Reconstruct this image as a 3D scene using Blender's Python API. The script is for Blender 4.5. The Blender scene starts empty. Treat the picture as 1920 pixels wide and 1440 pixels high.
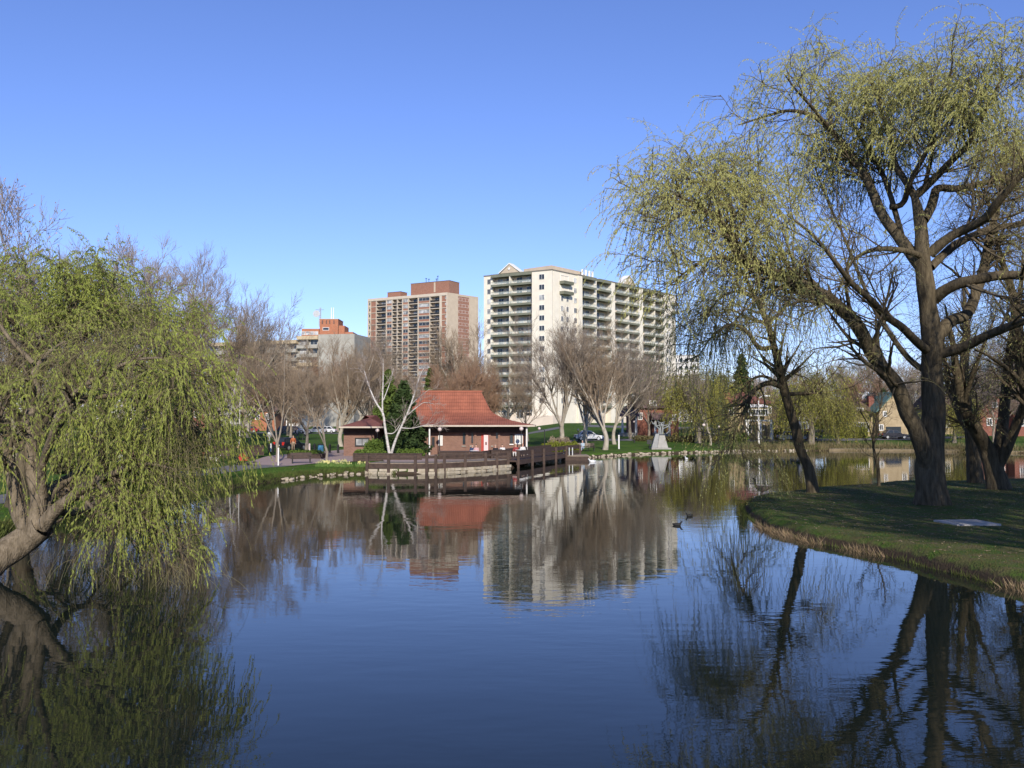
import bpy, math, random
import numpy as np
from mathutils import Vector, Matrix, noise as mnoise

# ------------------------------------------------------------------ camera, sky, sun, exposure
S = bpy.context.scene
COL = S.collection
R = math.radians
F_PX, CX, HZ, CAMH = 1663.0, 960.0, 785.0, 4.4
cam_d = bpy.data.cameras.new('camera'); cam = bpy.data.objects.new('camera', cam_d); COL.objects.link(cam)
cam_d.sensor_width = 36; cam_d.lens = 36*F_PX/1920; cam_d.clip_end = 6000; cam_d.clip_start = 0.2
cam.location = (0, 0, CAMH)
cam.rotation_euler = (R(90) + math.atan((HZ-720)/F_PX), 0, 0)
S.camera = cam
SUN_ELEV, SUN_AZ = R(27), R(172)      # azimuth measured clockwise from +Y (north); the sun is behind the camera
w = bpy.data.worlds.new('World'); S.world = w; w.use_nodes = True
wn = w.node_tree; wn.nodes.clear()
sky = wn.nodes.new('ShaderNodeTexSky'); sky.sky_type = 'NISHITA'; sky.sun_disc = False
sky.sun_elevation = SUN_ELEV; sky.sun_rotation = SUN_AZ
sky.air_density = 1.0; sky.dust_density = 0.0; sky.ozone_density = 4.0; sky.altitude = 0
bg = wn.nodes.new('ShaderNodeBackground'); bg.inputs[1].default_value = 0.11
wo = wn.nodes.new('ShaderNodeOutputWorld')
tint = wn.nodes.new('ShaderNodeMixRGB'); tint.blend_type = 'MULTIPLY'; tint.inputs[0].default_value = 1
tint.inputs[2].default_value = (0.87, 0.865, 1.2, 1)
wn.links.new(sky.outputs[0], tint.inputs[1]); wn.links.new(tint.outputs[0], bg.inputs[0]); wn.links.new(bg.outputs[0], wo.inputs[0])
sd = bpy.data.lights.new('sun', 'SUN'); sd.energy = 4.0; sd.angle = R(0.5); sd.color = (1.0, 0.93, 0.82)
sun = bpy.data.objects.new('sun', sd); COL.objects.link(sun)
sdir = Vector((math.sin(SUN_AZ)*math.cos(SUN_ELEV), math.cos(SUN_AZ)*math.cos(SUN_ELEV), math.sin(SUN_ELEV)))
sun.rotation_euler = sdir.to_track_quat('Z', 'Y').to_euler()
S.view_settings.view_transform = 'Standard'; S.view_settings.look = 'None'
S.view_settings.exposure = 0.45; S.view_settings.gamma = 1.0
S.cycles.max_bounces = 6; S.cycles.transparent_max_bounces = 8
S.cycles.caustics_reflective = False; S.cycles.caustics_refractive = False

def P(px, py, D):
    return np.array([(px-CX)/F_PX*D, D, CAMH-(py-HZ)/F_PX*D])
def X_(px, D): return (px-CX)/F_PX*D
rng = np.random.default_rng(7)
random.seed(11)

# ------------------------------------------------------------------ materials
MATS = {}
def mat(name, c1, c2=None, scale=4.0, rough=0.8, bump=0.0, bscale=None, stretch=None, metal=0.0, spec=0.3, transl=0.0, emit=None, detail=6, coords='Object'):
    if name in MATS: return MATS[name]
    m = bpy.data.materials.new(name); m.use_nodes = True; nt = m.node_tree; N = nt.nodes; L = nt.links
    b = N['Principled BSDF']; b.inputs['Roughness'].default_value = rough; b.inputs['Metallic'].default_value = metal
    b.inputs['Specular IOR Level'].default_value = spec
    if c2 is None: c2 = tuple(x*0.75 for x in c1)
    tc = N.new('ShaderNodeTexCoord'); mp = N.new('ShaderNodeMapping'); L.new(tc.outputs[coords], mp.inputs[0])
    if stretch: mp.inputs['Scale'].default_value = stretch
    ns = N.new('ShaderNodeTexNoise'); ns.inputs['Scale'].default_value = scale; ns.inputs['Detail'].default_value = detail; ns.inputs['Roughness'].default_value = 0.62
    L.new(mp.outputs[0], ns.inputs['Vector'])
    rp = N.new('ShaderNodeValToRGB'); rp.color_ramp.elements[0].position = 0.32; rp.color_ramp.elements[1].position = 0.68
    rp.color_ramp.elements[0].color = (*c2, 1); rp.color_ramp.elements[1].color = (*c1, 1)
    L.new(ns.outputs[0], rp.inputs[0]); L.new(rp.outputs[0], b.inputs['Base Color'])
    if bump:
        n2 = N.new('ShaderNodeTexNoise'); n2.inputs['Scale'].default_value = bscale or scale*3; n2.inputs['Detail'].default_value = 8
        L.new(mp.outputs[0], n2.inputs['Vector'])
        bp = N.new('ShaderNodeBump'); bp.inputs['Strength'].default_value = 1.0; bp.inputs['Distance'].default_value = bump
        L.new(n2.outputs[0], bp.inputs['Height']); L.new(bp.outputs[0], b.inputs['Normal'])
    if transl:
        tr = N.new('ShaderNodeBsdfTranslucent'); mx = N.new('ShaderNodeMixShader'); mx.inputs[0].default_value = transl
        L.new(rp.outputs[0], tr.inputs[0]); L.new(b.outputs[0], mx.inputs[1]); L.new(tr.outputs[0], mx.inputs[2])
        L.new(mx.outputs[0], N['Material Output'].inputs[0])
    MATS[name] = m; return m

def brick_mat(name, c1, c2, mortar, sx=1.0, bw=0.22, bh=0.075):
    m = bpy.data.materials.new(name); m.use_nodes = True; nt = m.node_tree; N = nt.nodes; L = nt.links
    b = N['Principled BSDF']; b.inputs['Roughness'].default_value = 0.9; b.inputs['Specular IOR Level'].default_value = 0.2
    tc = N.new('ShaderNodeTexCoord'); sp = N.new('ShaderNodeSeparateXYZ'); L.new(tc.outputs['Object'], sp.inputs[0])
    ad = N.new('ShaderNodeMath'); ad.operation = 'ADD'; L.new(sp.outputs[0], ad.inputs[0]); L.new(sp.outputs[1], ad.inputs[1])
    cb = N.new('ShaderNodeCombineXYZ'); L.new(ad.outputs[0], cb.inputs[0]); L.new(sp.outputs[2], cb.inputs[1])
    br = N.new('ShaderNodeTexBrick'); L.new(cb.outputs[0], br.inputs['Vector'])
    br.inputs['Color1'].default_value = (*c1, 1); br.inputs['Color2'].default_value = (*c2, 1); br.inputs['Mortar'].default_value = (*mortar, 1)
    br.inputs['Scale'].default_value = 1.0; br.inputs['Brick Width'].default_value = bw; br.inputs['Row Height'].default_value = bh
    br.inputs['Mortar Size'].default_value = 0.01
    ns = N.new('ShaderNodeTexNoise'); ns.inputs['Scale'].default_value = 1.3; ns.inputs['Detail'].default_value = 5; L.new(tc.outputs['Object'], ns.inputs['Vector'])
    mr = N.new('ShaderNodeMapRange'); mr.inputs['To Min'].default_value = 0.75; mr.inputs['To Max'].default_value = 1.2; L.new(ns.outputs[0], mr.inputs[0])
    mu = N.new('ShaderNodeMixRGB'); mu.blend_type = 'MULTIPLY'; mu.inputs[0].default_value = 1
    L.new(br.outputs[0], mu.inputs[1]); L.new(mr.outputs[0], mu.inputs[2]); L.new(mu.outputs[0], b.inputs['Base Color'])
    bp = N.new('ShaderNodeBump'); bp.inputs['Distance'].default_value = 0.01; L.new(br.outputs['Fac'], bp.inputs['Height']); bp.invert = True
    L.new(bp.outputs[0], b.inputs['Normal'])
    MATS[name] = m; return m

def grass_mat():
    m = bpy.data.materials.new('lawn'); m.use_nodes = True; nt = m.node_tree; N = nt.nodes; L = nt.links
    b = N['Principled BSDF']; b.inputs['Roughness'].default_value = 0.95; b.inputs['Specular IOR Level'].default_value = 0.1
    tc = N.new('ShaderNodeTexCoord')
    def noise(s, d=5):
        n = N.new('ShaderNodeTexNoise'); n.inputs['Scale'].default_value = s; n.inputs['Detail'].default_value = d; L.new(tc.outputs['Object'], n.inputs['Vector']); return n
    def ramp(src, a, b_, ca, cb):
        r = N.new('ShaderNodeValToRGB'); e = r.color_ramp.elements; e[0].position = a; e[1].position = b_; e[0].color = (*ca, 1); e[1].color = (*cb, 1); L.new(src, r.inputs[0]); return r
    r1 = ramp(noise(0.35).outputs[0], .35, .7, (0.045, 0.10, 0.014), (0.085, 0.155, 0.025))
    r2 = ramp(noise(9, 8).outputs[0], .3, .75, (0.55, 0.55, 0.5), (1.25, 1.2, 1.1))
    mu = N.new('ShaderNodeMixRGB'); mu.blend_type = 'MULTIPLY'; mu.inputs[0].default_value = 1; L.new(r1.outputs[0], mu.inputs[1]); L.new(r2.outputs[0], mu.inputs[2])
    r3 = ramp(noise(0.9, 7).outputs[0], .56, .72, (0, 0, 0), (0.75, 0.75, 0.75))
    mx = N.new('ShaderNodeMixRGB'); L.new(r3.outputs[0], mx.inputs[0]); L.new(mu.outputs[0], mx.inputs[1]); mx.inputs[2].default_value = (0.13, 0.10, 0.055, 1)
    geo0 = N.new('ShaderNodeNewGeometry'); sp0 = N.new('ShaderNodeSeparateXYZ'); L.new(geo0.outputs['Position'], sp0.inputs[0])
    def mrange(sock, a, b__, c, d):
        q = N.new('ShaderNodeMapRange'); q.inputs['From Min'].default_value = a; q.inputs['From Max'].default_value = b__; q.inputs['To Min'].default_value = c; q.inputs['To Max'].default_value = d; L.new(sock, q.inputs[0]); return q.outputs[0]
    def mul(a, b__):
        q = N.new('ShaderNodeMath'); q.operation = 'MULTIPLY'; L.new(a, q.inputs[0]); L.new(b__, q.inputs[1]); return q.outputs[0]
    wear_shade = mul(mrange(sp0.outputs[0], 8, 12, 0, 1), mrange(sp0.outputs[1], 62, 70, 1, 0))  # worn brown lawn on the point, strengthened to paint in its shade tone
    wear_shade = mul(wear_shade, mrange(noise(1.6, 8).outputs[0], .40, .66, .12, .9))
    mxw = N.new('ShaderNodeMixRGB'); L.new(wear_shade, mxw.inputs[0]); L.new(mx.outputs[0], mxw.inputs[1]); mxw.inputs[2].default_value = (0.115, 0.092, 0.045, 1); mx = mxw
    # soil where the bank is steep or close to the water
    geo = N.new('ShaderNodeNewGeometry'); sp = N.new('ShaderNodeSeparateXYZ'); L.new(geo.outputs['Position'], sp.inputs[0])
    nz = noise(4, 4); ad = N.new('ShaderNodeMath'); ad.operation = 'MULTIPLY_ADD'; L.new(nz.outputs[0], ad.inputs[0]); ad.inputs[1].default_value = 0.3; L.new(sp.outputs[2], ad.inputs[2])
    r4 = ramp(ad.outputs[0], .34, .44, (1, 1, 1), (0, 0, 0))
    m2 = N.new('ShaderNodeMixRGB'); L.new(r4.outputs[0], m2.inputs[0]); L.new(mx.outputs[0], m2.inputs[1]); m2.inputs[2].default_value = (0.055, 0.04, 0.026, 1)
    L.new(m2.outputs[0], b.inputs['Base Color'])
    bp = N.new('ShaderNodeBump'); bp.inputs['Distance'].default_value = 0.06; L.new(noise(14, 8).outputs[0], bp.inputs['Height']); L.new(bp.outputs[0], b.inputs['Normal'])
    return m

def water_mat():
    m = bpy.data.materials.new('pond_water'); m.use_nodes = True; nt = m.node_tree; N = nt.nodes; L = nt.links
    b = N['Principled BSDF']; b.inputs['Base Color'].default_value = (0.009, 0.013, 0.010, 1)
    b.inputs['Roughness'].default_value = 0.015; b.inputs['IOR'].default_value = 1.34; b.inputs['Specular IOR Level'].default_value = 0.5
    tc = N.new('ShaderNodeTexCoord')
    def noise(s, sc, d=3):
        mp = N.new('ShaderNodeMapping'); mp.inputs['Scale'].default_value = sc; L.new(tc.outputs['Object'], mp.inputs[0])
        n = N.new('ShaderNodeTexNoise'); n.inputs['Scale'].default_value = s; n.inputs['Detail'].default_value = d; L.new(mp.outputs[0], n.inputs['Vector']); return n
    big = noise(0.05, (1, 1.6, 1), 2)
    mr = N.new('ShaderNodeMapRange'); mr.inputs['From Min'].default_value = 0.38; mr.inputs['From Max'].default_value = 0.62
    mr.inputs['To Min'].default_value = 0.3; mr.inputs['To Max'].default_value = 2.2; L.new(big.outputs[0], mr.inputs[0])
    n1 = noise(2.2, (0.6, 1.5, 1), 3); n2 = noise(0.5, (0.7, 1.3, 1), 2)
    mm = N.new('ShaderNodeMath'); mm.operation = 'MULTIPLY'; L.new(n1.outputs[0], mm.inputs[0]); L.new(mr.outputs[0], mm.inputs[1])
    b1 = N.new('ShaderNodeBump'); b1.inputs['Distance'].default_value = 0.0016; L.new(mm.outputs[0], b1.inputs['Height'])
    b2 = N.new('ShaderNodeBump'); b2.inputs['Distance'].default_value = 0.0055; L.new(n2.outputs[0], b2.inputs['Height']); L.new(b1.outputs[0], b2.inputs['Normal'])
    L.new(b2.outputs[0], b.inputs['Normal'])
    return m

# ------------------------------------------------------------------ mesh helpers
def link(o): COL.objects.link(o); return o
def tag(o, label=None, cat=None, group=None, kind=None):
    if label: o['label'] = label
    if cat: o['category'] = cat
    if group: o['group'] = group
    if kind: o['kind'] = kind
    return o
def empty(name, loc, label=None, cat=None, group=None, rz=0):
    o = bpy.data.objects.new(name, None); link(o); o.location = [float(v) for v in loc]; o.rotation_euler.z = rz
    o.empty_display_size = 0.3
    return tag(o, label, cat, group)
def np_mesh(name, V, Q, mats, smooth=False, T=None, fm=None):
    """V (n,3); Q (m,4) quads, T (k,3) triangles"""
    me = bpy.data.meshes.new(name)
    V = np.asarray(V, dtype=np.float32); nq = 0 if Q is None else len(Q); nt = 0 if T is None else len(T)
    me.vertices.add(len(V)); me.vertices.foreach_set('co', V.ravel())
    loops = []
    if nq: loops.append(np.asarray(Q, dtype=np.int32).ravel())
    if nt: loops.append(np.asarray(T, dtype=np.int32).ravel())
    loops = np.concatenate(loops); me.loops.add(len(loops)); me.loops.foreach_set('vertex_index', loops)
    st = np.concatenate([np.arange(nq)*4, nq*4+np.arange(nt)*3]).astype(np.int32)
    tot = np.concatenate([np.full(nq, 4), np.full(nt, 3)]).astype(np.int32)
    me.polygons.add(nq+nt); me.polygons.foreach_set('loop_start', st); me.polygons.foreach_set('loop_total', tot)
    for m_ in (mats if isinstance(mats, (list, tuple)) else [mats]): me.materials.append(m_)
    if fm is not None: me.polygons.foreach_set('material_index', np.asarray(fm, dtype=np.int32))
    if smooth: me.polygons.foreach_set('use_smooth', np.ones(nq+nt, dtype=bool))
    me.update(calc_edges=True); me.validate()
    return me
def mk(name, me, parent=None, off=None):
    o = bpy.data.objects.new(name, me); link(o)
    if parent is not None: o.parent = parent
    return o

class MB:
    """collects boxes, polygons, tubes in world space"""
    def __init__(s, M=None): s.v = []; s.f = []; s.M = M
    def _add(s, vs, fs):
        b = len(s.v)
        if s.M is not None: vs = [tuple(s.M @ Vector(v)) for v in vs]
        s.v += [tuple(float(c) for c in v) for v in vs]; s.f += [tuple(b+i for i in f) for f in fs]; return s
    def box(s, x0, x1, y0, y1, z0, z1):
        return s._add([(x0,y0,z0),(x1,y0,z0),(x1,y1,z0),(x0,y1,z0),(x0,y0,z1),(x1,y0,z1),(x1,y1,z1),(x0,y1,z1)],
            [(0,3,2,1),(4,5,6,7),(0,1,5,4),(1,2,6,5),(2,3,7,6),(3,0,4,7)])
    def taper(s, x0, x1, y0, y1, z0, X0, X1, Y0, Y1, z1):
        return s._add([(x0,y0,z0),(x1,y0,z0),(x1,y1,z0),(x0,y1,z0),(X0,Y0,z1),(X1,Y0,z1),(X1,Y1,z1),(X0,Y1,z1)],
            [(0,3,2,1),(4,5,6,7),(0,1,5,4),(1,2,6,5),(2,3,7,6),(3,0,4,7)])
    def prism(s, poly, z0, z1):
        n = len(poly); a = sum(poly[i][0]*poly[(i+1)%n][1]-poly[(i+1)%n][0]*poly[i][1] for i in range(n))
        if a < 0: poly = poly[::-1]
        vs = [(p[0],p[1],z0) for p in poly]+[(p[0],p[1],z1) for p in poly]
        return s._add(vs, [tuple(range(n))[::-1], tuple(range(n, 2*n))]+[(i,(i+1)%n,n+(i+1)%n,n+i) for i in range(n)])
    def gable(s, x0, x1, y0, y1, z0, z1, axis='x', t=0.0):
        if axis == 'x':   # ridge runs along x
            ym = (y0+y1)/2; vs = [(x0,y0,z0),(x1,y0,z0),(x1,y1,z0),(x0,y1,z0),(x0,ym,z1),(x1,ym,z1)]
            return s._add(vs, [(0,3,2,1),(0,1,5,4),(2,3,4,5),(1,2,5),(3,0,4)])
        xm = (x0+x1)/2; vs = [(x0,y0,z0),(x1,y0,z0),(x1,y1,z0),(x0,y1,z0),(xm,y0,z1),(xm,y1,z1)]
        return s._add(vs, [(0,3,2,1),(0,1,4),(1,2,5,4),(2,3,5),(3,0,4,5)])
    def hip(s, x0, x1, y0, y1, z0, z1, ins):
        ym = (y0+y1)/2; vs = [(x0,y0,z0),(x1,y0,z0),(x1,y1,z0),(x0,y1,z0),(x0+ins,ym,z1),(x1-ins,ym,z1)]
        return s._add(vs, [(0,3,2,1),(0,1,5,4),(2,3,4,5),(1,2,5),(3,0,4)])
    def tube(s, pts, rad, n=8, cap=True):
        pts = [Vector(p) for p in pts]; k = len(pts)
        if not hasattr(rad, '__len__'): rad = [rad]*k
        vs = []; fs = []
        for i, p in enumerate(pts):
            t = (pts[min(i+1,k-1)]-pts[max(i-1,0)]).normalized()
            ref = Vector((0,0,1)) if abs(t.z) < 0.9 else Vector((1,0,0))
            a = t.cross(ref).normalized(); b = t.cross(a)
            for j in range(n):
                an = 2*math.pi*j/n; vs.append(p+(a*math.cos(an)+b*math.sin(an))*rad[i])
        for i in range(k-1):
            for j in range(n):
                fs.append((i*n+j, i*n+(j+1)%n, (i+1)*n+(j+1)%n, (i+1)*n+j))
        if cap: fs += [tuple(range(n)), tuple(range((k-1)*n, k*n))[::-1]]
        return s._add(vs, fs)
    def lathe(s, c, prof, n=16, sx=1, sy=1):
        vs = []; fs = []; k = len(prof)
        for r, z in prof:
            for j in range(n):
                an = 2*math.pi*j/n; vs.append((c[0]+r*sx*math.cos(an), c[1]+r*sy*math.sin(an), c[2]+z))
        for i in range(k-1):
            for j in range(n): fs.append((i*n+j, i*n+(j+1)%n, (i+1)*n+(j+1)%n, (i+1)*n+j))
        fs += [tuple(range(n))[::-1], tuple(range((k-1)*n, k*n))]
        return s._add(vs, fs)
    def ball(s, c, r, n=12, sz=1.0):
        prof = [(max(0.001, math.sin(math.pi*i/8))*r, -math.cos(math.pi*i/8)*r*sz) for i in range(9)]
        return s.lathe(c, prof, n)
    def build(s, name, m, parent=None, smooth=False, bevel=0):
        if not s.v: return None
        me = bpy.data.meshes.new(name)
        off = Vector((0,0,0))
        Mi = None
        if parent is not None:
            Mi = world_of(parent).inverted()
            vs = [tuple(Mi @ Vector(v)) for v in s.v]
        else: vs = s.v
        me.from_pydata(vs, [], s.f)
        if isinstance(m, (list, tuple)):
            for q in m: me.materials.append(q)
        else: me.materials.append(m)
        if smooth: me.polygons.foreach_set('use_smooth', [True]*len(me.polygons))
        me.update()
        o = mk(name, me, parent)
        if bevel:
            b = o.modifiers.new('bevel', 'BEVEL'); b.width = bevel; b.segments = 2; b.limit_method = 'ANGLE'
        return o
def world_of(o):
    M = Matrix.LocRotScale(o.location, o.rotation_euler, o.scale)
    while o.parent is not None:
        o = o.parent; M = Matrix.LocRotScale(o.location, o.rotation_euler, o.scale) @ M
    return M
def copy_tree(o, parent=None):
    c = o.copy(); COL.objects.link(c); c.parent = parent
    for ch in o.children_recursive if False else [q for q in bpy.data.objects if q.parent == o]: copy_tree(ch, c)
    return c
def dup(root, loc, rz=0, sc=1.0, label=None, group=None):
    c = copy_tree(root); c.location = [float(v) for v in loc]; c.rotation_euler = (0, 0, rz)
    c.scale = (sc, sc, sc) if not hasattr(sc, '__len__') else sc
    if label: c['label'] = label
    if group: c['group'] = group
    return c

# ------------------------------------------------------------------ terrain
shore = [(-13,-60),(-13,5),(-13.2,16),(-15,24),(-18.4,31.8),(-18.9,36.6),(-19.1,41.8),(-18.7,47.2),(-18,53.4),(-16.9,61),(-14.7,67.8),(-11.5,71),(-9,70.4),(-6.8,70.8),
 (-3.9,73.1),(-0.4,77.6),(0.2,80),(0.4,84),(4,92),(6.9,97.4),(15.8,109),(26.5,116),(39.6,122),(53,121),(66,113),(100,108),(130,92),(118,70),(90,62),(50,61),(34,59.5),(25,57),(20.8,54.3),
 (16.6,51.3),(13,47.3),(11.6,44),(10.7,40.6),(10.15,36.5),(10.2,34),(10.7,31.9),(11.7,29.4),(12.3,26.6),(12.8,24.2),(13.3,21.5),(14,15),(15,5),(15,-60)]
def catmull(pts, n=10, closed=True):
    pts = np.array(pts, float); m = len(pts); out = []
    for i in range(m if closed else m-1):
        if closed: p0, p1, p2, p3 = pts[(i-1)%m], pts[i], pts[(i+1)%m], pts[(i+2)%m]
        else: p0, p1, p2, p3 = pts[max(i-1,0)], pts[i], pts[i+1], pts[min(i+2,m-1)]
        for k in range(n):
            t = k/n
            out.append(0.5*((2*p1)+(-p0+p2)*t+(2*p0-5*p1+4*p2-p3)*t*t+(-p0+3*p1-3*p2+p3)*t**3))
    if not closed: out.append(pts[-1])
    return np.array(out)
POND = catmull(shore, 10)
for i in range(len(POND)):
    p = POND[i]; q = mnoise.noise_vector(Vector((p[0]*0.45, p[1]*0.45, 3.1)))
    if not (-12 < p[0] < 1.5 and 69 < p[1] < 82): POND[i] += np.array([q[0], q[1]])*0.28
def pond_sd(X, Y):
    """signed distance to the pond's edge: positive on land"""
    Pn = np.stack([X.ravel(), Y.ravel()], 1); out = np.empty(len(Pn)); A = POND; B = np.roll(POND, -1, 0)
    for s in range(0, len(Pn), 8000):
        q = Pn[s:s+8000]; d2 = np.full(len(q), 1e18); ins = np.zeros(len(q), bool)
        AB = B-A; L2 = (AB**2).sum(1)
        PA = q[:, None, :]-A[None]; t = np.clip((PA*AB[None]).sum(2)/L2[None], 0, 1)
        d = PA-t[..., None]*AB[None]; d2 = (d**2).sum(2).min(1)
        yc = (A[None,:,1] > q[:,None,1]) != (B[None,:,1] > q[:,None,1])
        xi = AB[None,:,0]*(q[:,None,1]-A[None,:,1])/np.where(np.abs(AB[:,1])<1e-9,1e-9,AB[:,1])[None]+A[None,:,0]
        ins = ((yc & (q[:,None,0] < xi)).sum(1) % 2) == 1
        out[s:s+8000] = np.where(ins, -np.sqrt(d2), np.sqrt(d2))
    return out.reshape(X.shape)
def H(X, Y, s=None):
    X = np.asarray(X, float); Y = np.asarray(Y, float)
    if s is None: s = pond_sd(X, Y)
    wr = np.clip((X-2)/10, 0, 1)*np.clip((Y-75)/20, 0, 1)      # far bank on the right climbs to the street
    k = 0.010+0.032*wr; top = 1.9+1.3*wr
    bank = 0.42+0.05*np.sin(X*0.7)*np.cos(Y*0.5)
    land = np.where(s < 0.4, bank*np.clip(s/0.4, 0, 1)**0.7, bank+np.minimum((s-0.4)*k, top-bank))
    water = -0.25+np.maximum(s*0.45, -1.3)
    return np.where(s > 0, land, np.where(s > -0.12, s*2.0, water))
def Hz(x, y): return float(H(np.array([x]), np.array([y]))[0])
def G(px, D, dz=0.0):
    x = X_(px, D); return (x, D, Hz(x, D)+dz)
def axis(parts):
    out = []
    for a, b, st in parts: out += list(np.arange(a, b, st))
    out.append(parts[-1][1]); return np.array(out)
xs = axis([(-3000,-300,300),(-300,-60,12),(-60,-22,1.2),(-22,-12,.4),(-12,9,.6),(9,20,.2),(20,40,.6),(40,75,1.2),(75,300,9),(300,3000,300)])
ys = axis([(-400,-60,40),(-60,12,3),(12,60,.25),(60,125,.45),(125,300,5),(300,4200,300)])
GX, GY = np.meshgrid(xs, ys); SDG = pond_sd(GX, GY); GZ = H(GX, GY, SDG)
nx, ny = len(xs), len(ys)
ii = np.arange(nx-1)[None]+np.arange(ny-1)[:, None]*nx
Q = np.stack([ii, ii+1, ii+1+nx, ii+nx], -1).reshape(-1, 4)
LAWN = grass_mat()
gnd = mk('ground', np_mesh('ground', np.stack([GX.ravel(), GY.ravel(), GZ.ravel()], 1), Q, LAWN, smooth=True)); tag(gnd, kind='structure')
wv = [(-40,-80,0),(140,-80,0),(140,135,0),(-40,135,0)]
wat = mk('pond_water', np_mesh('pond_water', wv, [(0,1,2,3)], water_mat())); tag(wat, kind='structure')

def drape(name, outline_l, outline_r, m, dz=0.03, nsub=6, ncross=4):
    """a strip between two edge lines laid on the terrain"""
    l = catmull(outline_l, nsub, False); r = catmull(outline_r, nsub, False)
    V = []; 
    for a, b in zip(l, r):
        for j in range(ncross+1): V.append(a+(b-a)*j/ncross)
    V = np.array(V); z = H(V[:,0], V[:,1])+dz
    k = ncross+1; q = [(i*k+j, i*k+j+1, (i+1)*k+j+1, (i+1)*k+j) for i in range(len(l)-1) for j in range(ncross)]
    o = mk(name, np_mesh(name, np.column_stack([V, z]), q, m)); tag(o, kind='structure'); return o
ASPH = mat('asphalt', (0.17,0.16,0.155), (0.12,0.115,0.11), 3, 0.9, 0.004, 60)
PAVE = mat('pinkish_paving', (0.36,0.27,0.24), (0.28,0.21,0.19), 2, 0.9, 0.004, 30)
CONC = mat('concrete', (0.42,0.39,0.34), (0.30,0.28,0.24), 3, 0.9, 0.004, 30)
def pl(px, D): return (X_(px, D), D)
drape('path', [(-24,18),(-23.6,40),(-22.5,55),(-20.5,66),(-18.2,74)], [(-27,18),(-26.5,40),(-25.5,55),(-24,67),(-23,76)], ASPH)
drape('pavement', [(-18.2,74),(-15.5,79.5),(-13,82),(-10,85.5)], [(-23,76),(-24,90),(-20,105),(-16,110)], PAVE, dz=0.035, nsub=8, ncross=14)
drape('road', [(-300,181),(-60,181),(-20,178),(20,172),(90,150),(200,130)], [(-300,190),(-60,190),(-20,187),(20,181),(92,159),(205,139)], ASPH, nsub=10)
drape('street', [(8,128),(30,133),(60,137),(110,138)], [(8,133),(30,138),(60,142),(110,143)], ASPH, nsub=8)

# ------------------------------------------------------------------ growing trees
def nrm(v): return v/np.maximum(np.linalg.norm(v, axis=-1, keepdims=True), 1e-9)
def resample(pts, rad, K):
    pts = catmull(pts, 6, False) if len(pts) > 2 else np.array(pts, float)
    d = np.r_[0, np.cumsum(np.linalg.norm(np.diff(pts, axis=0), axis=1))]; t = np.linspace(0, d[-1], K)
    rr = np.interp(np.linspace(0, 1, K), np.linspace(0, 1, len(rad)), rad)
    return np.stack([np.interp(t, d, pts[:, i]) for i in range(3)], 1), rr
def grow(Pp, Rp, n, t0, t1, L, ang, K, trop, wig, rr=0.55, rmin=0.01, lt=0.4, g=None, Lv=0.35, ref=None, rmax=9, tp=0.75):
    g = g or rng; N, K0, _ = Pp.shape
    ln = np.linalg.norm(np.diff(Pp, axis=1), axis=2).sum(1); w = ln/ln.sum()
    idx = g.choice(N, n, p=w); t = g.uniform(t0, t1, n); f = t*(K0-1); i0 = np.minimum(f.astype(int), K0-2); fr = (f-i0)[:, None]
    a = Pp[idx, i0]; b = Pp[idx, i0+1]; pos = a+(b-a)*fr; tan = nrm(b-a)
    r = Rp[idx, i0]+(Rp[idx, i0+1]-Rp[idx, i0])*fr[:, 0]
    rv = g.normal(size=(n, 3)); perp = nrm(rv-(rv*tan).sum(1, keepdims=True)*tan)
    an = np.radians(g.uniform(ang[0], ang[1], n))[:, None]
    d = tan*np.cos(an)+perp*np.sin(an)
    LL = L*(1+g.uniform(-Lv, Lv, n))*(1-lt*t)
    if ref is not None: LL = LL*np.clip(ln[idx]/ref, 0.4, 1.6)
    st = (LL/(K-1))[:, None]; out = np.empty((n, K, 3)); out[:, 0] = pos; tr = np.array(trop)
    for k in range(1, K):
        d = nrm(d+tr*(1.0/(K-1))*2+g.normal(size=(n, 3))*wig)
        out[:, k] = out[:, k-1]+d*st
    r0 = np.clip(np.minimum(r*rr, 0.12*LL), rmin, rmax)
    R_ = r0[:, None]*(1-tp*np.linspace(0, 1, K)[None])
    return out, np.maximum(R_, rmin*0.7)
def tubes(Pp, Rp, n=3):
    N, K, _ = Pp.shape
    tan = np.empty_like(Pp); tan[:, 1:-1] = Pp[:, 2:]-Pp[:, :-2]; tan[:, 0] = Pp[:, 1]-Pp[:, 0]; tan[:, -1] = Pp[:, -1]-Pp[:, -2]; tan = nrm(tan)
    m = nrm(tan.mean(1)); ref = np.where(np.abs(m[:, 2:3]) < 0.8, np.array([[0, 0, 1.]]), np.array([[1., 0, 0]]))[:, None, :]
    a = nrm(np.cross(tan, ref)); b = np.cross(tan, a)
    an = 2*np.pi*np.arange(n)/n
    V = Pp[:, :, None, :]+(a[:, :, None]*np.cos(an)[None, None, :, None]+b[:, :, None]*np.sin(an)[None, None, :, None])*Rp[:, :, None, None]
    j = np.arange(n); base = (np.arange(N)[:, None, None]*K+np.arange(K-1)[None, :, None])*n
    q = np.stack([base+j, base+(j+1) % n, base+n+(j+1) % n, base+n+j], -1).reshape(-1, 4)
    return V.reshape(-1, 3), q
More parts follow.
